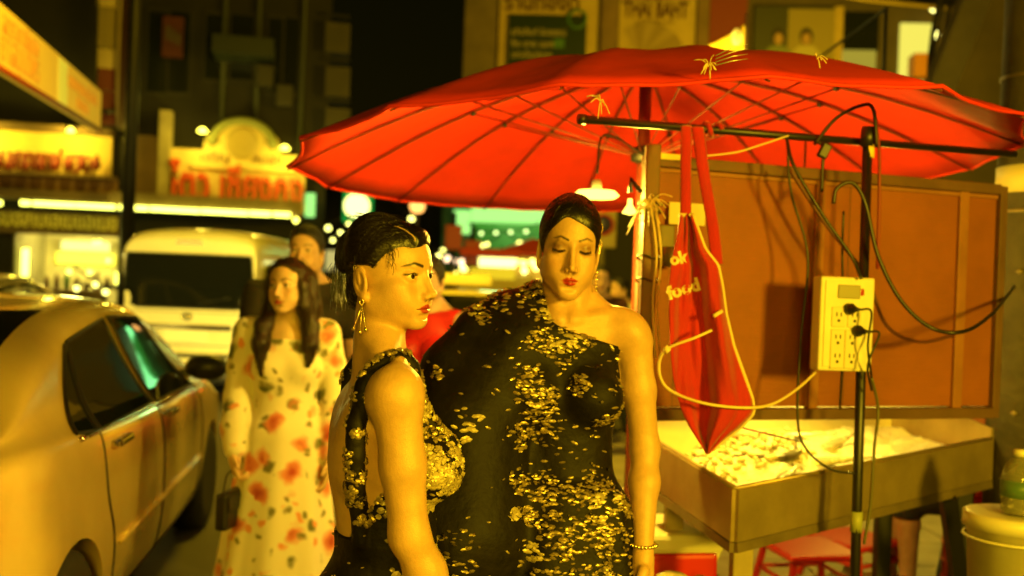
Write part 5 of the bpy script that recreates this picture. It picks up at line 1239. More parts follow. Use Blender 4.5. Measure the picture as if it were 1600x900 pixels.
figure('pedestrian in dark clothes right of the lowered-eyes woman\'s cheek', P(938, 437, 8.2), R_(185), mat('maroon_shirt', (.06, .012, .01), .8), JEANS, step=.016, hstep=.008, long_hair=True)
figure('pedestrian in a pale shirt next to the stall post, seen past a bare shoulder', P(968, 452, 9.4), R_(120), mat('pale_shirt', (.45, .42, .3), .8), JEANS, step=.016, hstep=.008)
# ------------------------------------------------------------------ the stall: umbrella
def fabric(name, col, trans):
    m = mat(name, col, .75, noise=(4, .18), bump=(12, .25)); t = m.node_tree; b = t.nodes['Principled BSDF']; out = [n for n in t.nodes if n.type == 'OUTPUT_MATERIAL'][0]
    tr = t.nodes.new('ShaderNodeBsdfTranslucent'); tr.inputs[0].default_value = (*col, 1); x = t.nodes.new('ShaderNodeMixShader'); x.inputs[0].default_value = trans
    t.links.new(b.outputs[0], x.inputs[1]); t.links.new(tr.outputs[0], x.inputs[2]); t.links.new(x.outputs[0], out.inputs[0]); return m
RED = fabric('umbrella_red', (.72, .026, .003), .03)
UC = Vector((.455, 3.60, 0)); UR = 1.26; NR = 16
um = thing('market_umbrella', 'large red market umbrella over the stall, lit orange from beneath', 'umbrella', (UC.x, UC.y, 0))
def rim_z(x, y): return 1.945 + .054 * x - .050 * y
APEX = 2.305
jit = [random.uniform(-.006, .006) for _ in range(NR)]; OFFA = R_(6)
def canopy(a, r):
    """a: angle, r: 0 at the hub to 1 at the rim; ribs bow, cloth sags between them and scallops at the rim."""
    k = (a - OFFA) / (2 * math.pi) * NR; i = int(math.floor(k)) % NR; f = k - math.floor(k); j = jit[i] * (1 - f) + jit[(i + 1) % NR] * f
    chord = math.cos(math.pi / NR) / math.cos((f - .5) * 2 * math.pi / NR); s = math.sin(math.pi * f)
    R = UR * r * (chord if r > .05 else 1) * (1 - .018 * s * r ** 3); x, y = R * math.cos(a), R * math.sin(a)
    zr = rim_z(x / max(r, .01), y / max(r, .01)); t = r ** 1.28
    z = APEX * (1 - t) + zr * t + .05 * math.sin(math.pi * r) - .014 * s * r * (1.2 - r) * 2 + j * r
    z += .0015 * math.sin(a * 37 + r * 9) * r
    return Vector((x, y, z))
NA = NR * 8; NRAD = 12; V = []; F_ = []
for i in range(NRAD + 1):
    for k in range(NA): V.append(canopy(OFFA + 2 * math.pi * k / NA, .02 + .98 * i / NRAD))
for i in range(NRAD):
    for k in range(NA): F_.append((i * NA + k, i * NA + (k + 1) % NA, (i + 1) * NA + (k + 1) % NA, (i + 1) * NA + k))
can = mesh('canopy', V, F_, RED, um, True)
s_ = can.modifiers.new('thick', 'SOLIDIFY'); s_.thickness = .0025; s_.offset = 0
MB().tube([canopy(OFFA + 2 * math.pi * k / NA, 1.0) for k in range(NA + 1)], .006, 5, caps=False).build('hem', RED, can)
WOODR = mat('red_brown_rib', (.16, .028, .012), .55); IRON = mat('black_iron', (.012, .011, .009), .5)
hub = Vector((0, 0, 1.985))
for k in range(NR):
    a = OFFA + 2 * math.pi * k / NR; pts = [canopy(a, r) + Vector((0, 0, -.012)) for r in np.linspace(.03, 1.0, 9)]
    rb_ = MB().tube(pts, [.0055] * 6 + [.005, .004, .003], 6).build('rib', WOODR, um)
    MB().tube([hub + Vector((.03 * math.cos(a), .03 * math.sin(a), 0)), canopy(a, .52) + Vector((0, 0, -.018))], .0032, 5).build('strut', WOODR, rb_)
    MB().lathe([(0, -.012), (.011, -.006), (.011, .006), (0, .012)], 8, Matrix.Translation(canopy(a, .52) + Vector((0, 0, -.018)))).build('joint', IRON, rb_)
MB().tube([(0, 0, 0), (0, 0, 2.28)], .022, 12).build('pole', WOODR, um); MB().lathe([(.022, 1.955), (.045, 1.965), (.045, 2.005), (.022, 2.02)], 14).build('runner', IRON, um); MB().lathe([(.05, 2.26), (.05, 2.285), (.02, 2.305), (0, 2.31)], 14).build('finial', WOODR, um)
TIE = mat('straw_tie', (.75, .58, .26), .6); 
for px, py, d, n in ((938, 158, 2.42, 10), (1108, 104, 2.36, 16), (1276, 92, 2.40, 5), (560, 297, 4.4, 6)):
    c = P(px, py, d) - UC; mb = MB()
    for i in range(n):
        v = Vector((random.gauss(0, .010), random.gauss(0, .008), random.gauss(0, .011))); mb.tube(spline([c, c + v * .6 + Vector((0, 0, .004)), c + v * 1.3 + Vector((0, 0, -.010))], 3), .0014, 4)
    o = mb.build('tie', TIE, um); o['kind'] = 'stuff'
# ribbons blown off the top knot
mb = MB()
for i in range(4):
    c = P(1118, 102 - i * 5, 2.35) - UC; mb.tube([c, c + Vector((.04, 0, .012 + .003 * i)), c + Vector((.075, .0, .018 + .004 * i))], [.0016, .0016, .0006], 4)
o = mb.build('ribbon', mat('silver_ribbon', (.6, .62, .5), .3, metal=.6), um); o['kind'] = 'stuff'
# disc lamp under the umbrella
dl = thing('disc_lamp', 'glowing disc lamp hanging under the umbrella above a dark bun of hair', 'lamp'); c = P(932, 305, 3.25)
MB().lathe([(.0, -.008), (.060, -.010), (.074, .0), (.060, .014), (.0, .020)], 28, Matrix.Translation(c)).build('diffuser', glow('disc_glow', (1, .84, .10), 4.5), dl)
MB().lathe([(.018, .0), (.014, .03), (.008, .034), (0, .034)], 14, Matrix.Translation(c + Vector((0, 0, .018)))).build('cap', mat('lamp_white', (.6, .6, .5), .4), dl)
MB().tube(spline([c + Vector((0, 0, .07)), c + Vector((.02, .02, .2)), UC + Vector((0, -.05, 1.98))], 6), .004, 5).build('cord', IRON, dl)
lamp('disc_lamp_light', 'POINT', c + Vector((0, -.01, -.045)), 110, (1, .66, .05), None, .06)
sb = thing('spot_bulb', 'small bright clip lamp on the stall post beside the disc lamp', 'lamp'); c = P(984, 326, 3.05)
MB().lathe([(.007, .030), (.008, .012), (.024, -.014), (0, -.020)], 14, Matrix.Translation(c)).build('bulb', glow('clip_glow', (1, .80, .10), 3.5), sb); MB().tube([c + Vector((0, 0, .05)), c + Vector((.0, 0, .09)), P(1002, 300, 3.03)], .008, 6).build('clip', IRON, sb)
# ------------------------------------------------------------------ board behind the counter
PB = Facade(1000, 3.02, 1555, 3.45)
bd = thing('stall_board', 'brown wooden board wall of the stall behind the hanging red apron', 'board', PB.o.copy())
WOOD = mat('brown_board', (.27, .078, .008), .6, noise=(3.5, .22), bump=(30, .25, (.3, .3, 6))); WOODD = mat('dark_frame_wood', (.13, .065, .025), .6, noise=(6, .3)); WOODL = mat('pale_stile', (.30, .12, .03), .6, noise=(6, .25))
def pb(name, m, par, *b, bev=.003): return lf(name, m, par, *b, bev=bev, fac=PB)
us = [PB.uv(x, 450)[0] for x in (1001, 1032, 1268, 1282, 1340, 1492, 1506, 1552)]
zt, zb = 1.905, 1.105
def pbox(name, m, u0, u1, z0, z1, o0, o1, bev=.003):
    mb = MB().box((u0, -o1, z0), (u1, -o0, z1), bev, PB.M()); mb.V = [tuple(Vector(v) - PB.o) for v in mb.V]; return mb.build(name, m, bd)
for a, b2 in ((0, 2), (3, 5), (6, 7)): pbox('panel', WOOD, us[a] + (.02 if a == 0 else 0), us[b2], zb + .04, zt - .03, -.02, .0)
for a, b2, m_ in ((2, 3, WOODL), (5, 6, WOODL)): pbox('stile', m_, us[a], us[b2], zb + .02, zt - .01, -.02, .012)
pbox('stile', WOODD, us[0], us[0] + .024, zb, zt, -.025, .02); pbox('stile', WOODD, us[7], us[7] + .03, zb, zt, -.025, .02)
pbox('top_rail', WOODD, us[0], us[7], zt - .03, zt + .005, -.03, .022); pbox('bottom_rail', WOODD, us[0], us[7], zb, zb + .035, -.03, .03)
pbox('top_bead', WOODL, us[0] + .024, us[7], zt - .045, zt - .031, -.02, .008)
TAPE = mat('yellow_tape', (.80, .62, .10), .5)
pb('tape', TAPE, bd, (1007, 241, 1058, 250, .023, .026), bev=0); pb('tape', TAPE, bd, (1006, 251, 1016, 289, .023, .026), bev=0)
for u, w in ((us[0] + .12, .002), (us[3] + .1, .002), (us[4] + .03, .002)): pbox('board_joint', WOODD, u, u + w, zb + .04, zt - .045, -.001, .0015, 0)
for (u, h0, h1) in ((us[0] + .25, .5, .012),): pass
post = thing('stall_post', 'tan wooden post with cords tied round it left of the board', 'post'); q = P(1010, 500, 2.94)
MB().box((-.022, -.022, 0), (.022, .022, 1.93), .006, Matrix.Translation((q.x, q.y, 0))).build('post', mat('tan_post', (.15, .075, .025), .6, noise=(8, .3), bump=(40, .3, (1, 1, .1))), post)
for py in (318, 330, 402, 438):
    z = P(1010, py, 2.94).z; MB().tube([(q.x + .034 * math.cos(a) * 1.05, q.y + .034 * math.sin(a) * 1.05, z + .006 * math.sin(2 * a)) for a in np.linspace(0, 6.28, 14)], .003, 5, caps=False).build('binding', IRON, post)
mb = MB()
for i in range(26):
    a = P(1012, 322, 2.9); v = Vector((random.uniform(-.06, .07), random.uniform(-.03, .0), random.uniform(-.09, .03))); mb.tube(spline([a, a + v * .5 + Vector((0, 0, .02)), a + v], 4), .0016, 4)
o = mb.build('straw', mat('straw_tie'), post); o['kind'] = 'stuff'
for dx in (0, 7): MB().tube(spline([P(1018 + dx, 325, 2.9), P(1026 + dx, 400, 2.9), P(1020 + dx, 470, 2.9), P(1024 + dx, 560, 2.9)], 5), .0035, 5).build('ribbon', mat('straw_tie'), post)
note = thing('paper_note', 'pale paper card pinned on the board behind the apron straps', 'note', PB.o.copy()); pb('card', mat('pale_card', (.72, .62, .30), .7), note, (1040, 318, 1096, 352, .02, .024), bev=0)
mg = thing('hook_rack', 'dim metal hook rack with cup on the board left of the apron', 'rack', PB.o.copy()); pb('plate', mat('dull_metal', (.14, .11, .06), .4, metal=.5), mg, (1020, 352, 1046, 392, .02, .035))
u, z = PB.uv(1034, 402); MB().lathe([(.024, -.03), (.03, .03), (.027, .03), (.022, -.026)], 14, Matrix.Translation(PB.pt(u, z, .06) - PB.o)).build('cup', mat('dull_metal'), mg)
# black bars
PIPE = mat('black_pipe', (.014, .012, .010), .4, noise=(20, .3))
br = thing('cross_bar', 'black horizontal pipe that the apron hangs from', 'pipe'); bA, bB = P(906, 186, 2.72), P(1586, 241, 3.28)
MB().tube([bA, bB], .0115, 12).build('bar', PIPE, br); MB().lathe([(.0145, 0), (.0145, .02), (0, .021)], 12, Matrix.Translation(bA - (bB - bA).normalized() * .004) @ (bB - bA).to_track_quat('Z', 'Y').to_matrix().to_4x4()).build('end_cap', PIPE, br)
up = thing('upright_pipe', 'black upright pipe carrying the white socket box', 'pipe'); t = P(1356, 214, 3.0); bq = P(1336, 890, 2.92); bot = bq + (bq - t) * (bq.z / (t.z - bq.z))
MB().tube([t + (t - bq) * .02, bot], .0145, 12).build('pipe', PIPE, up); MB().lathe([(.019, -.03), (.022, 0), (.019, .03)], 12, Matrix.Translation(t)).build('tee_joint', PIPE, up)
MB().lathe([(.0175, -.03), (.0175, .03)], 12, Matrix.Translation(P(1338, 815, 2.93)), True).build('tape_wrap', mat('green_tape', (.30, .32, .10), .5), up); MB().lathe([(.0175, -.02), (.0175, .02)], 12, Matrix.Translation(P(1357, 236, 3.0))).build('tape_wrap', mat('yellow_tape'), up)
# socket box
so = thing('socket_box', 'white electrical socket box with two black plugs on the upright pipe', 'socket box'); A, W_ = pixframe(1281, 505, 2.90, 1365, 508, 2.93); hh = 148 / 1556 * 2.9 / 2
BOXW = mat('box_plastic', (.74, .68, .42), .45, noise=(9, .12))
MB().box((0, -hh, -.055), (W_, hh, 0), .006, A).build('box', BOXW, so); MB().box((.012, -hh + .012, .0), (W_ - .045, hh - .012, .004), .0015, A).build('cover', BOXW, so)
def socket(cx, cy):
    s = bpy.data.objects.new('socket', None); link(s, so); s.empty_display_size = .02
    MB().box((cx - .022, cy - .03, .003), (cx + .022, cy + .03, .008), .003, A).build('faceplate', mat('plate_plastic', (.66, .58, .32), .5), s)
    for dx, dy, w, h_ in ((-.007, .008, .002, .006), (.007, .008, .002, .006), (0, -.010, .004, .004)): MB().box((cx + dx - w, cy + dy - h_, .0075), (cx + dx + w, cy + dy + h_, .0086), 0, A).build('slot', SEAM, s)
for cx, cy in ((.055, .02), (.105, .02), (.055, -.045), (.10, -.045), (.055, -.10), (.10, -.10)): socket(cx, cy)
MB().box((.05, .075, .003), (.12, .115, .010), .003, A).build('breaker', mat('grey_breaker', (.30, .27, .14), .5), so); MB().box((.118, .085, .004), (.130, .105, .012), .002, A).build('indicator', mat('red_lens', (.35, .01, .01), .15), so)
for k, (cx, cy) in enumerate(((.080, .045), (.108, -.018))):
    p = thing('plug', ('black plug in the upper socket of the white box', 'black plug in the lower socket of the white box')[k], 'plug', group=None)
    MB().lathe([(.017, .009), (.017, .022), (.008, .036), (.004, .05)], 14, A @ Matrix.Translation((cx, cy, 0)) @ Matrix.Rotation(R_(20), 4, 'Y')).build('body', mat('black_plastic', (.012, .011, .010), .45), p)
    q0 = A @ Vector((cx + .018, cy, .046)); MB().tube(spline([q0, q0 + Vector((.03, -.01, -.006)), P(1356, 540 + k * 30, 2.86), P(1362, 590 + k * 20, 2.9)], 6), .0034, 5).build('cord', mat('black_plastic'), p)
# cables
def cable(label, pts, r=.0045, m=None, d=2.92):
    t = thing('cable', label, 'cable'); w = [P(p[0], p[1], p[2] if len(p) > 2 else d) for p in pts]
    MB().tube(spline(w, 9), r, 7).build('wire', m or PIPE, t); return t
cable('thick black cable looping low across the right board to the concrete pole', [(1302, 318), (1308, 294), (1332, 286), (1352, 318), (1372, 400), (1408, 470), (1455, 512), (1505, 518), (1548, 492, 3.15), (1585, 448, 3.64)], .006)
cable('thin brown cable sagging beneath the thick loop on the board', [(1232, 262, 3.02), (1290, 350, 3.02), (1352, 430, 3.03), (1385, 508, 3.05), (1435, 534, 3.1), (1490, 524, 3.15)], .0055, mat('brown_cable', (.10, .03, .012), .5))
cable('black cable slanting from the cross bar to the socket box', [(1229, 216, 2.95), (1240, 258), (1285, 335), (1330, 400), (1346, 436, 2.9)], .005)
cable('black cable arching above the cross bar', [(1272, 226, 2.98), (1305, 186, 2.96), (1342, 166, 2.95), (1364, 170, 2.96), (1370, 230, 2.98)], .0055)
cable('red cable running down from the arch over the bar', [(1366, 172, 2.97), (1373, 230, 3.0), (1374, 300, 3.02), (1371, 420, 3.02)], .005, mat('red_cable', (.22, .02, .01), .5))
cable('long thin cable dropping left of the socket box', [(1230, 222, 3.0), (1236, 300, 3.0), (1262, 400, 3.0), (1252, 520, 3.0), (1246, 640, 2.95), (1256, 696), (1296, 732), (1338, 740, 2.93)], .0038)
cable('short hooked cable above the socket box', [(1284, 300, 2.98), (1286, 250, 2.98), (1292, 232, 2.97), (1278, 222, 2.96)], .005)
cable('paired wire running straight down the board by the stile', [(1318, 330, 3.05), (1316, 400, 3.05), (1318, 520, 3.05), (1312, 640, 3.03)], .0035)
cable('twisted cable falling from the socket box to the tray', [(1362, 590, 2.92), (1372, 640, 2.95), (1366, 700), (1360, 790), (1350, 850)], .0045, mat('olive_cable', (.10, .09, .03), .5))
cable('pale cord sagging between apron and socket box', [(1100, 244, 2.9), (1150, 238, 2.9), (1190, 226, 2.92), (1232, 212, 2.95)], .0028, mat('straw_tie'))
cable('thin dark wire crossing the ice below the apron', [(1075, 622, 2.7), (1120, 648, 2.8), (1160, 668, 2.9), (1200, 678, 3.0), (1250, 690, 3.0)], .0025)
MB().box((-.014, -.012, -.022), (.014, .012, .022), .004, Matrix.Translation(P(1288, 236, 2.95)) @ Matrix.Rotation(R_(25), 4, 'Y')).build('terminal_block', mat('black_plastic'), None); tag(bpy.data.objects['terminal_block'], 'small black terminal block hanging under the cross bar', 'connector')
# ------------------------------------------------------------------ red apron
ap = thing('apron', 'red apron with cream edging hanging from the cross bar', 'apron')
CLOTH = mat('apron_red', (.40, .004, .010), .8, noise=(9, .2), sheen=.3, bump=(300, .15))
rows = [(336, 1063, 1082), (360, 1060, 1091), (390, 1053, 1102), (415, 1049, 1122), (445, 1046, 1128), (490, 1045, 1134), (540, 1047, 1146), (590, 1052, 1164), (625, 1060, 1176), (645, 1066, 1178), (665, 1076, 1160), (690, 1092, 1128), (709, 1104, 1108)]
ry = [r[0] for r in rows]; rl = [r[1] for r in rows]; rr_ = [r[2] for r in rows]
def ap_fn(u, v):
    y = 336 + (709 - 336) * v; x0, x1 = interp(y, ry, rl), interp(y, ry, rr_); x = x0 + (x1 - x0) * u
    d = 2.66 - .036 * math.sin(u * 7.5 + v * 2.6 + .5) * min(1, (x1 - x0) / 60) - .014 * math.sin(u * 15 + v * 6 + 1.2 * math.sin(v * 9)) - .006 * math.sin(u * 31 + v * 13) + .05 * (u - .5) ** 2
    return P(x, y, d)
def interp(x, xs, ys): return float(np.interp(x, xs, ys))
cl = MB().grid(ap_fn, 26, 44).build('cloth', CLOTH, ap, False); s_ = cl.modifiers.new('t', 'SOLIDIFY'); s_.thickness = .003; s_.offset = 0
TRIM = mat('cream_trim', (.70, .55, .24), .7)
MB().tube([ap_fn(1.0, v) for v in np.linspace(0, .985, 60)], .0055, 6).build('edging', TRIM, ap); MB().tube([ap_fn(u, 0) for u in np.linspace(0, 1, 10)], .0055, 6).build('edging', TRIM, ap)
def strap(pts, w):
    mb = MB(); ws = [P(*p) for p in pts]; s = spline(ws, 8); n = len(s) - 1
    def fn(u, v):
        i = u * n; k = min(int(i), n - 1); q = s[k].lerp(s[k + 1], i - k); return q + Vector(((v - .5) * w, -.006 * math.sin(v * 3.1) - .004 * math.sin(u * 9), 0))
    o = mb.grid(fn, 40, 6).build('strap', CLOTH, ap, False); q = o.modifiers.new('t', 'SOLIDIFY'); q.thickness = .003
strap([(1072, 196, 2.78), (1072, 250, 2.72), (1071, 338, 2.665)], .030); strap([(1090, 198, 2.80), (1098, 260, 2.78), (1112, 340, 2.76), (1120, 412, 2.69)], .034)
MB().tube([(bA + (bB - bA) * f) + Vector((0, .016 * math.cos(a), .016 * math.sin(a))) for f, a in zip(np.linspace(.245, .285, 22), np.linspace(0, 9.4, 22))], .008, 6).build('knot', CLOTH, ap)
MB().tube(spline([P(1112, 516, 2.61), P(1085, 528, 2.60), P(1046, 543, 2.62), P(1031, 562, 2.64), P(1032, 590, 2.64), P(1050, 612, 2.63), P(1100, 630, 2.60), P(1160, 637, 2.62), P(1205, 632, 2.68), P(1245, 608, 2.78), P(1274, 582, 2.86)], 8), .0042, 6).build('string', TRIM, ap)
MB().tube([P(1115, 494, 2.60), P(1128, 486, 2.61)], .006, 6).build('string_end', TRIM, ap)
MB().lathe([(0, -.012), (.012, 0), (0, .012)], 8, Matrix.Translation(P(1042, 546, 2.62))).build('string_knot', TRIM, ap)
LET = mat('cream_print', (.75, .62, .30), .7)
def on_cloth(text, px, py, size, rot):
    o = lettering('print', text, size, LET, ap, frame(P(px, py, 2.6), P(px + 50, py - rot, 2.6) - P(px, py, 2.6)), .0006, .002); bv = BVHTree.FromObject(cl, bpy.context.evaluated_depsgraph_get())
    for v in o.data.vertices:
        c0 = CAMM.translation; dr = (v.co - c0).normalized(); h, n, _, _ = bv.ray_cast(c0, dr)
        if h is not None: v.co = h - dr * .003 + dr * (v.co - P(px, py, 2.6)).dot(dr) * .2
on_cloth('ok', 1060, 404, .044, 12); on_cloth('food', 1068, 452, .047, 16)
# ------------------------------------------------------------------ tray table with ice and seafood
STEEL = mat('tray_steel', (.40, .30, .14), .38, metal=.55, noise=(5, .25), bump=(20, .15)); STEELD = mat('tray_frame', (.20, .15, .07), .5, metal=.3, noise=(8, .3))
T0 = P(1150, 765, 2.86); T1 = P(1548, 686, 3.72); T2 = P(1022, 688, 3.42); T3 = T1 + (T2 - T0); dn = Vector((0, 0, -.155))
tb = thing('tray_table', 'deep metal tray table heaped with ice, corner towards the viewer', 'table')
def wall(name, a, b2, h, th, m, par, out):
    n = (b2 - a).cross(Vector((0, 0, 1))).normalized() * th * out; V = [a, b2, b2 + n, a + n]; V = V + [v + Vector((0, 0, -h)) for v in V]
    return mesh(name, [tuple(v) for v in V], [(0, 1, 2, 3), (7, 6, 5, 4), (0, 4, 5, 1), (1, 5, 6, 2), (2, 6, 7, 3), (3, 7, 4, 0)], m, par)
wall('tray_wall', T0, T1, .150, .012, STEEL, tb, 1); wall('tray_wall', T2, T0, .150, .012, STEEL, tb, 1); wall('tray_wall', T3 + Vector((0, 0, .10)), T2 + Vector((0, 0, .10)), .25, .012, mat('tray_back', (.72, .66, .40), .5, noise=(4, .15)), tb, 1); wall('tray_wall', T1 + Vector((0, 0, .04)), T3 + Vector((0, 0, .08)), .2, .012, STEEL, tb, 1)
V = [T0 + dn, T1 + dn, T3 + dn, T2 + dn]; mesh('tray_floor', [tuple(v) for v in V] + [tuple(v + Vector((0, 0, -.012))) for v in V], [(0, 1, 2, 3), (7, 6, 5, 4), (0, 4, 5, 1), (1, 5, 6, 2), (2, 6, 7, 3), (3, 7, 4, 0)], STEELD, tb)
for a, b2 in ((T0, T1), (T0, T2), (T2, T3), (T1, T3)): MB().tube([a + dn * 1.08, b2 + dn * 1.08], .020, 4, smooth=False).build('frame_rail', STEELD, tb)
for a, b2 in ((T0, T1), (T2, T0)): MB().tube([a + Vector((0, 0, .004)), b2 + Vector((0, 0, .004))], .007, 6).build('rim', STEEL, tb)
LEGW = mat('table_leg', (.40, .32, .14), .6, noise=(6, .3)); ex, ey = (T1 - T0).normalized(), (T2 - T0).normalized()
for q, m_ in ((T0 + ex * .08 + ey * .06, LEGW), (T1 - ex * .12 + ey * .05, IRON), (T2 + ex * .08 - ey * .05, LEGW), (T3 - ex * .1 - ey * .06, IRON)):
    zt_ = (q + dn * 1.1).z; MB().box((q.x - .03, q.y - .03, 0 if q.y < 4.0 else .13), (q.x + .03, q.y + .03, zt_), .005).build('leg', m_, tb)
a = T0.lerp(T1, .80) + dn * 1.15; b2 = T1 - ex * .10 + ey * .05; MB().tube([a, Vector((b2.x, b2.y, .42))], .036, 4, smooth=False).build('brace', IRON, tb)
def tray_pt(u, v, h=0.0):
    q = T0 + (T1 - T0) * u + (T2 - T0) * v; return Vector((q.x, q.y, q.z + h))
ICE = mat('crushed_ice', (.86, .84, .70), .35, spec=.6, noise=(40, .12), bump=(110, .9)); NI, NJ = 90, 70
from mathutils import noise as mnoise
def ice_h(u, v):
    e = min(u, 1 - u, v, 1 - v); q = Vector((u * 14, v * 9, 1.3)); h = -.075 + .085 * math.exp(-((u - .28) ** 2 / .05 + (v - .62) ** 2 / .12)) + .03 * math.exp(-((u - .7) ** 2 / .03 + (v - .8) ** 2 / .05))
    return h + .020 * mnoise.noise(q) + .016 * abs(mnoise.noise(q * 3.1)) + .008 * abs(mnoise.noise(q * 8)) - .02 * math.exp(-e * 40)
o = MB().grid(lambda u, v: tray_pt(.008 + .984 * u, .012 + .976 * v, ice_h(u, v)), NI, NJ).build('ice', ICE, None, False); tag(o, 'heap of crushed white ice filling the tray', 'ice', kind='stuff')
def fish(label, u, v, ang, L, m, name='fish', bend=0.0):
    f = thing(name, label, 'fish'); c = tray_pt(u, v, ice_h(u, v) + .012); L *= 1.4; f.location = c; f.rotation_euler = (R_(8), R_(-6), ang)
    prof = [(0, .004), (.05, .024), (.15, .052), (.30, .070), (.45, .068), (.62, .050), (.78, .026), (.88, .014)]; mb = MB(); V = []; n = 12
    for t, r in prof:
        for k in range(n):
            a = 2 * math.pi * k / n; V.append((L * (t - .45), L * (r * math.cos(a) + bend * (t - .45) ** 2), L * r * .55 * math.sin(a)))
    F2 = [(i * n + k, i * n + (k + 1) % n, (i + 1) * n + (k + 1) % n, (i + 1) * n + k) for i in range(len(prof) - 1) for k in range(n)] + [tuple(range(n - 1, -1, -1)), tuple((len(prof) - 1) * n + k for k in range(n))]
    MB().add(V, F2, True).build('body', m, f)
    bd_ = L * bend * .19
    MB().prism([(L * .42, bd_), (L * .56, bd_ + L * .085), (L * .53, bd_), (L * .56, bd_ - L * .085)], L * .008, Matrix.Rotation(R_(-90), 4, 'X')).build('tail', m, f)
    MB().prism([(-L * .15, L * .07), (L * .15, L * .06), (L * .05, L * .105)], L * .008, Matrix.Rotation(R_(-90), 4, 'X')).build('fin', m, f)
    for s in (1, -1): MB().lathe([(0, 0), (L * .014, .001), (0, .003)], 10, Matrix.Translation((-L * .36, L * .012, s * L * .026)) @ Matrix.Rotation(0 if s > 0 else math.pi, 4, 'X')).build('eye', mat('fish_eye', (.02, .015, .01), .1), f)
    return f
SILV = mat('fish_silver', (.62, .58, .44), .25, metal=.35, noise=(30, .35)); DKF = mat('fish_dark', (.10, .085, .045), .3, metal=.2, noise=(40, .5)); PNK = mat('fish_pink', (.66, .30, .20), .35, noise=(25, .3))
fish('dark curved fish lying across the ice in the middle of the tray', .30, .38, R_(35), .27, DKF, bend=1.6); fish('pale silver fish right of the dark curved fish', .42, .30, R_(5), .25, SILV); fish('silver fish with its tail by the tray corner', .22, .18, R_(60), .22, SILV); fish('pinkish fish on the raised ice under the apron tip', .26, .78, R_(12), .24, PNK); fish('small silver fish next to the pinkish fish', .42, .70, R_(-20), .20, SILV)
fish('slim grey fish along the near edge of the tray', .52, .16, R_(20), .24, mat('fish_grey', (.34, .30, .18), .3, metal=.3, noise=(30, .4))); fish('broad pale fish lying on the far ice behind the slim ones', .55, .55, R_(48), .23, SILV)
# scatter of shells: nobody could count them
mb = MB()
for i in range(170):
    u, v = random.uniform(.02, .40), random.uniform(.35, .97); q = tray_pt(u, v, ice_h(u, v) + .004); r = random.uniform(.010, .020)
    mb.lathe([(r, 0), (r * .85, r * .35), (r * .4, r * .6), (0, r * .66)], 8, Matrix.Translation(q) @ Euler((random.uniform(-.5, .5), random.uniform(-.5, .5), random.uniform(0, 6))).to_matrix().to_4x4() @ Matrix.Diagonal((1, .75, 1, 1)))
o = mb.build('clams', mat('clam_shell', (.60, .48, .24), .4, noise=(60, .5)), None); tag(o, 'pale clams spread on the ice left of the apron tip', 'clams', kind='stuff')
hb = thing('hanging_bulb', 'warm bulb hidden behind the board that lights the ice', 'lamp'); q = tray_pt(.40, .62, .42)
MB().lathe([(0, -.045), (.032, -.02), (.022, .02), (.014, .04), (0, .042)], 14, Matrix.Translation(q)).build('bulb', glow('bulb_warm', (1, .85, .15), 8), hb); MB().tube([q + Vector((0, 0, .04)), Vector((q.x, q.y, 2.05))], .004, 5).build('cord', IRON, hb)
lamp('hanging_bulb_light', 'POINT', q + Vector((0, 0, -.06)), 19, (1, .74, .07), None, .05)
# ------------------------------------------------------------------ things under and around the table
def placed(px, py, d): q = P(px, py, d); return q
cx = placed(1060, 832, 3.35)
cr = thing('crate', 'plain wooden crate that the red cooler box stands on', 'crate', (cx.x - .08, cx.y + .12, 0), R_(10)); 
for k in range(4): MB().box((-.22, -.17, .02 + k * .09), (.22, -.155, .095 + k * .09), .003).build('slat', LEGW, cr); MB().box((-.22, .155, .02 + k * .09), (.22, .17, .095 + k * .09), .003).build('slat', LEGW, cr)
for sx in (-1, 1): MB().box((sx * .205, -.155, 0), (sx * .22, .155, .375), .003).build('side', LEGW, cr)
MB().box((-.22, -.172, .375), (.22, .172, .39), .003).build('top', LEGW, cr)
co = thing('cooler_box', 'red cooler box with white lid under the tray', 'cooler box', (cx.x - .08, cx.y + .12, .392), R_(10)); zl = cx.z - .392
MB().box((-.20, -.145, 0), (.20, .145, zl - .07), .015).build('tub', mat('cooler_red', (.55, .012, .012), .4), co); MB().box((-.215, -.16, zl - .068), (.215, .16, zl), .018).build('lid', mat('cooler_white', (.80, .76, .52), .4), co)
for sx in (-1, 1): MB().tube(spline([(sx * .21, -.08, zl - .12), (sx * .235, -.06, zl - .06), (sx * .235, .06, zl - .06), (sx * .21, .08, zl - .12)], 5), .009, 6).build('handle', mat('cooler_white'), co)
bq = placed(1113, 862, 3.12); S = Sdf(); 
for i in range(9): S.ell((random.uniform(-.04, .04), random.uniform(-.04, .04), .10 + .05 * i * .6), (random.uniform(.035, .07), random.uniform(.035, .06), random.uniform(.05, .09)), .02, rotm(random.uniform(0, 3), random.uniform(-.5, .5), 0))
Vb, Qb = surface_nets(*(lambda ax: (S.field(ax), ax))([axis(-.14, .14, .007), axis(-.14, .14, .007), axis(.0, .52, .007)]))
bg_ = thing('plastic_bag', 'crumpled pale plastic bag between the cooler box and the table leg', 'bag', (bq.x, bq.y + .05, 0)); mesh('bag', relax(Vb, Qb, 2) * N(1, 1, 1.45), Qb, mat('bag_film', (.66, .56, .28), .3, bump=(45, 1.0), spec=.6), bg_, True)
js = thing('stool', 'low red plastic stool holding the clamp jar', 'stool', (P(1050, 880, 2.75).x, 2.78, 0)); PRED = mat('plastic_red', (.45, .012, .010), .4)
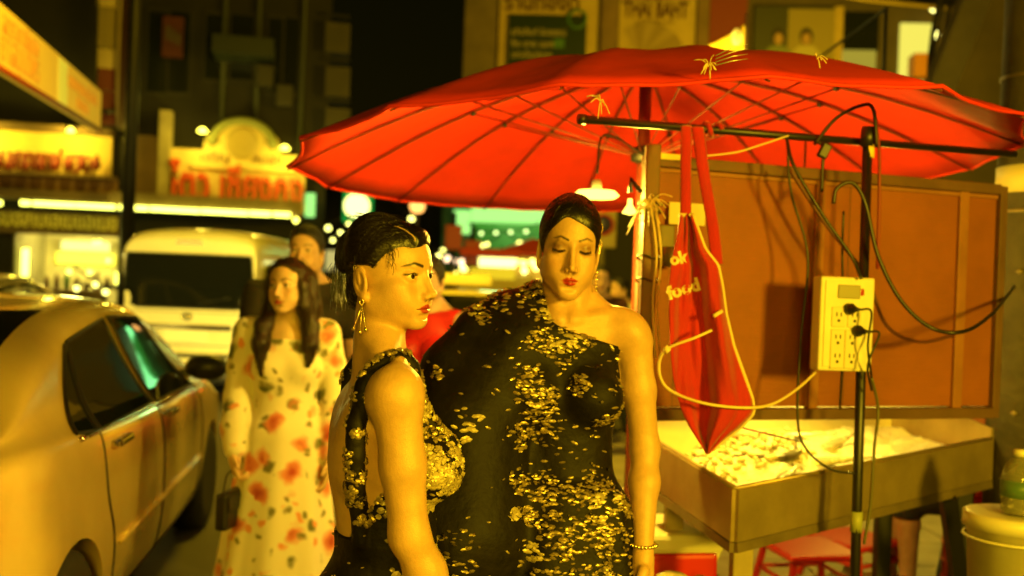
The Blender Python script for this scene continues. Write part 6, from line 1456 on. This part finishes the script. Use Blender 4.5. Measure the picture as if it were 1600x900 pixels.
def stool_parts(t, h, w=.15):
    MB().box((-w, -w, h - .03), (w, w, h), .015).build('seat', PRED, t)
    for sx in (-1, 1):
        for sy in (-1, 1): MB().tube([(sx * w * .8, sy * w * .8, h - .03), (sx * w * 1.05, sy * w * 1.05, .0)], .016, 4, smooth=False).build('leg', PRED, t)
    for sx in (-1, 1): MB().tube([(sx * w * .9, -w * .9, h * .55), (sx * w * .9, w * .9, h * .55)], .010, 6).build('rung', PRED, t); MB().tube([(-w * .9, sx * w * .9, h * .55), (w * .9, sx * w * .9, h * .55)], .010, 6).build('rung', PRED, t)
stool_parts(js, .56)
jr = thing('clamp_jar', 'clear jar with wire clamp lid at the bottom beside the sequinned dress', 'jar', (P(1050, 880, 2.75).x, 2.72, .562))
MB().lathe([(0, 0), (.05, .0), (.055, .02), (.055, .11), (.042, .13), (.042, .142)], 24).build('jar', mat('jar_glass', (.72, .66, .36), .08, trans=.55), jr); MB().lathe([(.046, .144), (.048, .156), (.03, .166), (0, .168)], 24).build('lid', mat('jar_lid', (.70, .64, .34), .15), jr); MB().tube([(.048 * math.cos(a), .048 * math.sin(a), .140) for a in np.linspace(0, 6.28, 22)], .002, 5, caps=False).build('wire', CHROME, jr); MB().tube(spline([(.047, 0, .14), (.075, .0, .12), (.08, 0, .095), (.06, 0, .10)], 5), .0035, 5).build('clamp', CHROME, jr)
for i, (px, py, d, lab) in enumerate(((1262, 852, 4.35, 'red plastic stool under the middle of the tray'), (1335, 838, 4.85, 'red plastic stool next to the bare leg'))):
    q = P(px, py, d); t = thing('stool', lab, 'stool', (q.x, q.y, .13), R_(12 + 20 * i), 'red stools under the tray'); stool_parts(t, q.z - .13, .17)
# seated vendor: only a bare shin shows below the tray
ve = figure('seated vendor behind the stall with one bare shin under the tray', Vector((2.28, 4.75, 1.535)), R_(78), mat('vendor_shirt', (.30, .10, .05), .8), mat('vendor_shorts', (.03, .03, .04), .8), seated=True, step=.013, hstep=.007)
ve.location.z = -.265
vs_ = thing('stool', 'blue plastic stool carrying the seated vendor', 'stool', (ve.location.x, ve.location.y, .13), 0); PRED, keep = mat('plastic_blue', (.03, .05, .16), .4), PRED; stool_parts(vs_, .345, .15); PRED = keep
# basket, bucket and bottle at the right edge
q = P(1536, 800, 4.3); bk = thing('basket', 'tall red plastic basket with slots at the right edge', 'basket', (q.x, q.y, .13), R_(-20)); hgt = P(1536, 706, 4.3).z - .13
for k in range(10):
    z = .02 + k * (hgt - .04) / 9; MB().tube([(.155 * math.cos(a), .155 * math.sin(a), z) for a in np.linspace(0, 6.2832, 25)], .012 if k in (0, 9) else .008, 5, caps=False).build('hoop', PRED, bk)
for k in range(16): a = 2 * math.pi * k / 16; MB().box((-.014, .148, .01), (.014, .156, hgt - .02), 0, Matrix.Rotation(a, 4, 'Z')).build('slat', PRED, bk)
q = P(1592, 810, 2.95); sk = thing('stool', 'dark crate stool under the white bucket', 'stool', (q.x + .02, q.y + .08, 0)); PRED, keep = mat('stool_dark', (.05, .035, .02), .6), PRED; stool_parts(sk, .42, .16); PRED = keep
bu = thing('bucket', 'white lidded bucket at the lower right corner', 'bucket', (q.x + .02, q.y + .08, .422)); hb_ = q.z - .422
MB().lathe([(0, 0), (.105, 0), (.125, hb_ - .05), (.13, hb_ - .05), (.13, hb_ - .03)], 32).build('pail', mat('bucket_white', (.66, .60, .32), .45, noise=(6, .15)), bu); MB().lathe([(.138, hb_ - .045), (.138, hb_ - .005), (.125, hb_), (.05, hb_ - .006), (0, hb_ - .006)], 32).build('lid', mat('bucket_lid', (.72, .66, .38), .4), bu); MB().tube([(.134 * math.cos(a), .134 * math.sin(a), hb_ - .075) for a in np.linspace(0, 6.2832, 30)], .005, 5, caps=False).build('band', mat('bucket_lid'), bu)
bo = thing('water_bottle', 'large clear water bottle with green label on the bucket lid', 'bottle', (q.x + .035, q.y + .07, .424 + hb_)); 
MB().lathe([(0, 0), (.048, 0), (.052, .012), (.050, .03), (.053, .045), (.053, .105), (.049, .12), (.040, .145), (.020, .168), (.018, .178)], 24).build('bottle', mat('bottle_pet', (.62, .60, .40), .05, trans=.75), bo); MB().lathe([(.0545, .05), (.0545, .10)], 24).build('label', mat('bottle_label', (.08, .16, .06), .4), bo); MB().lathe([(.021, .172), (.021, .192), (0, .193)], 18).build('cap', mat('bottle_cap', (.70, .66, .42), .4), bo)
q = P(1500, 886, 4.3); ba = thing('basin', 'shallow red basin on the paving beside the table brace', 'basin', (q.x, q.y, .13)); MB().lathe([(.17, 0), (.22, .11), (.235, .115), (.228, .10), (.165, .012), (0, .01)], 28).build('bowl', PRED, ba); MB().lathe([(.16, .06), (.10, .075), (0, .07)], 14).build('contents', mat('red_white_bits', (.55, .30, .20), .5, noise=(40, .6)), ba)
# concrete utility pole at the right edge
q = P(1600, 450, 3.75); cpole = thing('utility_pole', 'weathered concrete utility pole along the right edge', 'pole', (q.x + .03, q.y, 0))
MB().tube([(0, 0, .0), (0, 0, 9.5)], [.145, .10], 24).build('shaft', mat('pole_concrete', (.065, .052, .028), .85, noise=(5, .45), bump=(25, .6)), cpole)
for py, h_, m_ in ((262, .10, mat('band_yellow', (.62, .50, .18), .6)), (330, .012, STEELD), (120, .012, STEELD)):
    z = P(1600, py, 3.75).z; MB().lathe([(.137, z - h_), (.139, z - h_), (.139, z), (.137, z)], 24).build('band', m_, cpole)
for z in (.6, 1.1, 1.62): MB().lathe([(0, -.012), (.016, 0), (0, .012)], 8, Matrix.Translation((-.10, -.10, z))).build('bolt', STEELD, cpole)
# yellow pennant on its pole behind the umbrella
fg = thing('pennant_flag', 'yellow triangular flag on a thin pole above the umbrella', 'flag'); d = 6.0; a = P(1167, 36, d); pz = Vector((a.x, a.y, 0))
MB().tube([pz + Vector((0, 0, .12)), a + Vector((0, 0, .06))], .013, 8).build('pole', mat('tan_post'), fg)
V = []; tip, lo = P(1088, 84, d), P(1164, 84, d); top = P(1164, 38, d)
def flag_fn(u, v): q = (top * (1 - v) + lo * v).lerp(tip, u); return q + Vector((0, .05 * math.sin(u * 5), 0))
f_ = MB().grid(flag_fn, 16, 8).build('cloth', mat('flag_yellow', (.85, .58, .03), .6, emit=(1, .6, .02), es=.0), fg, False); s_ = f_.modifiers.new('t', 'SOLIDIFY'); s_.thickness = .004
c = P(1151, 58, d - .06); Mf = frame(c, (1, 0, 0)); MB().lathe([(.042, 0), (.042, .004), (0, .005)], 20, Mf @ Matrix.Diagonal((.8, 1.25, 1, 1))).build('emblem', mat('emblem_pale', (.75, .65, .30), .6), fg); MB().tube([Mf @ Vector((.012 * math.cos(a) , .022 * math.sin(a), .008)) for a in np.linspace(-.6, 4.6, 16)], .004, 5).build('emblem_mark', mat('emblem_dark', (.12, .08, .03), .6), fg)
q = P(1150, 122, 5.55); MB().lathe([(0, -.03), (.025, 0), (.015, .03), (0, .035)], 12, Matrix.Translation(q)).build('bulb', glow('bulb_warm', None, 0), fg); MB().tube([q, Vector((a.x, a.y, q.z - .05))], .006, 5).build('added_bulb_arm', IRON, fg)  # unseen bulb and arm, added only to go with the flag's fill light
lamp('flag_fill', 'POINT', q + Vector((0, 0, .06)), 45, (1, .75, .12), None, .03)  # added fill that brightens the flag
# lamp of the neighbouring stall behind the board, lighting the paving
nl = thing('hanging_lamp', 'shaded lamp of the next stall behind the brown board', 'lamp'); q = Vector((2.15, 5.9, 1.72))
MB().lathe([(.02, .10), (.12, .0), (.115, .0), (.018, .09)], 18, Matrix.Translation(q)).build('shade', mat('dull_metal'), nl); MB().lathe([(0, -.03), (.03, 0), (0, .04)], 12, Matrix.Translation(q + Vector((0, 0, .02)))).build('bulb', glow('bulb_warm', None, 0), nl); MB().tube([q + Vector((0, 0, .1)), q + Vector((0, 0, 1.5)), q + Vector((0, 2, 1.5)), q + Vector((0, 2, -1.6))], .012, 6).build('arm', IRON, nl)
lamp('hanging_lamp_light', 'POINT', q + Vector((0, 0, -.05)), 75, (1, .72, .06), None, .06)
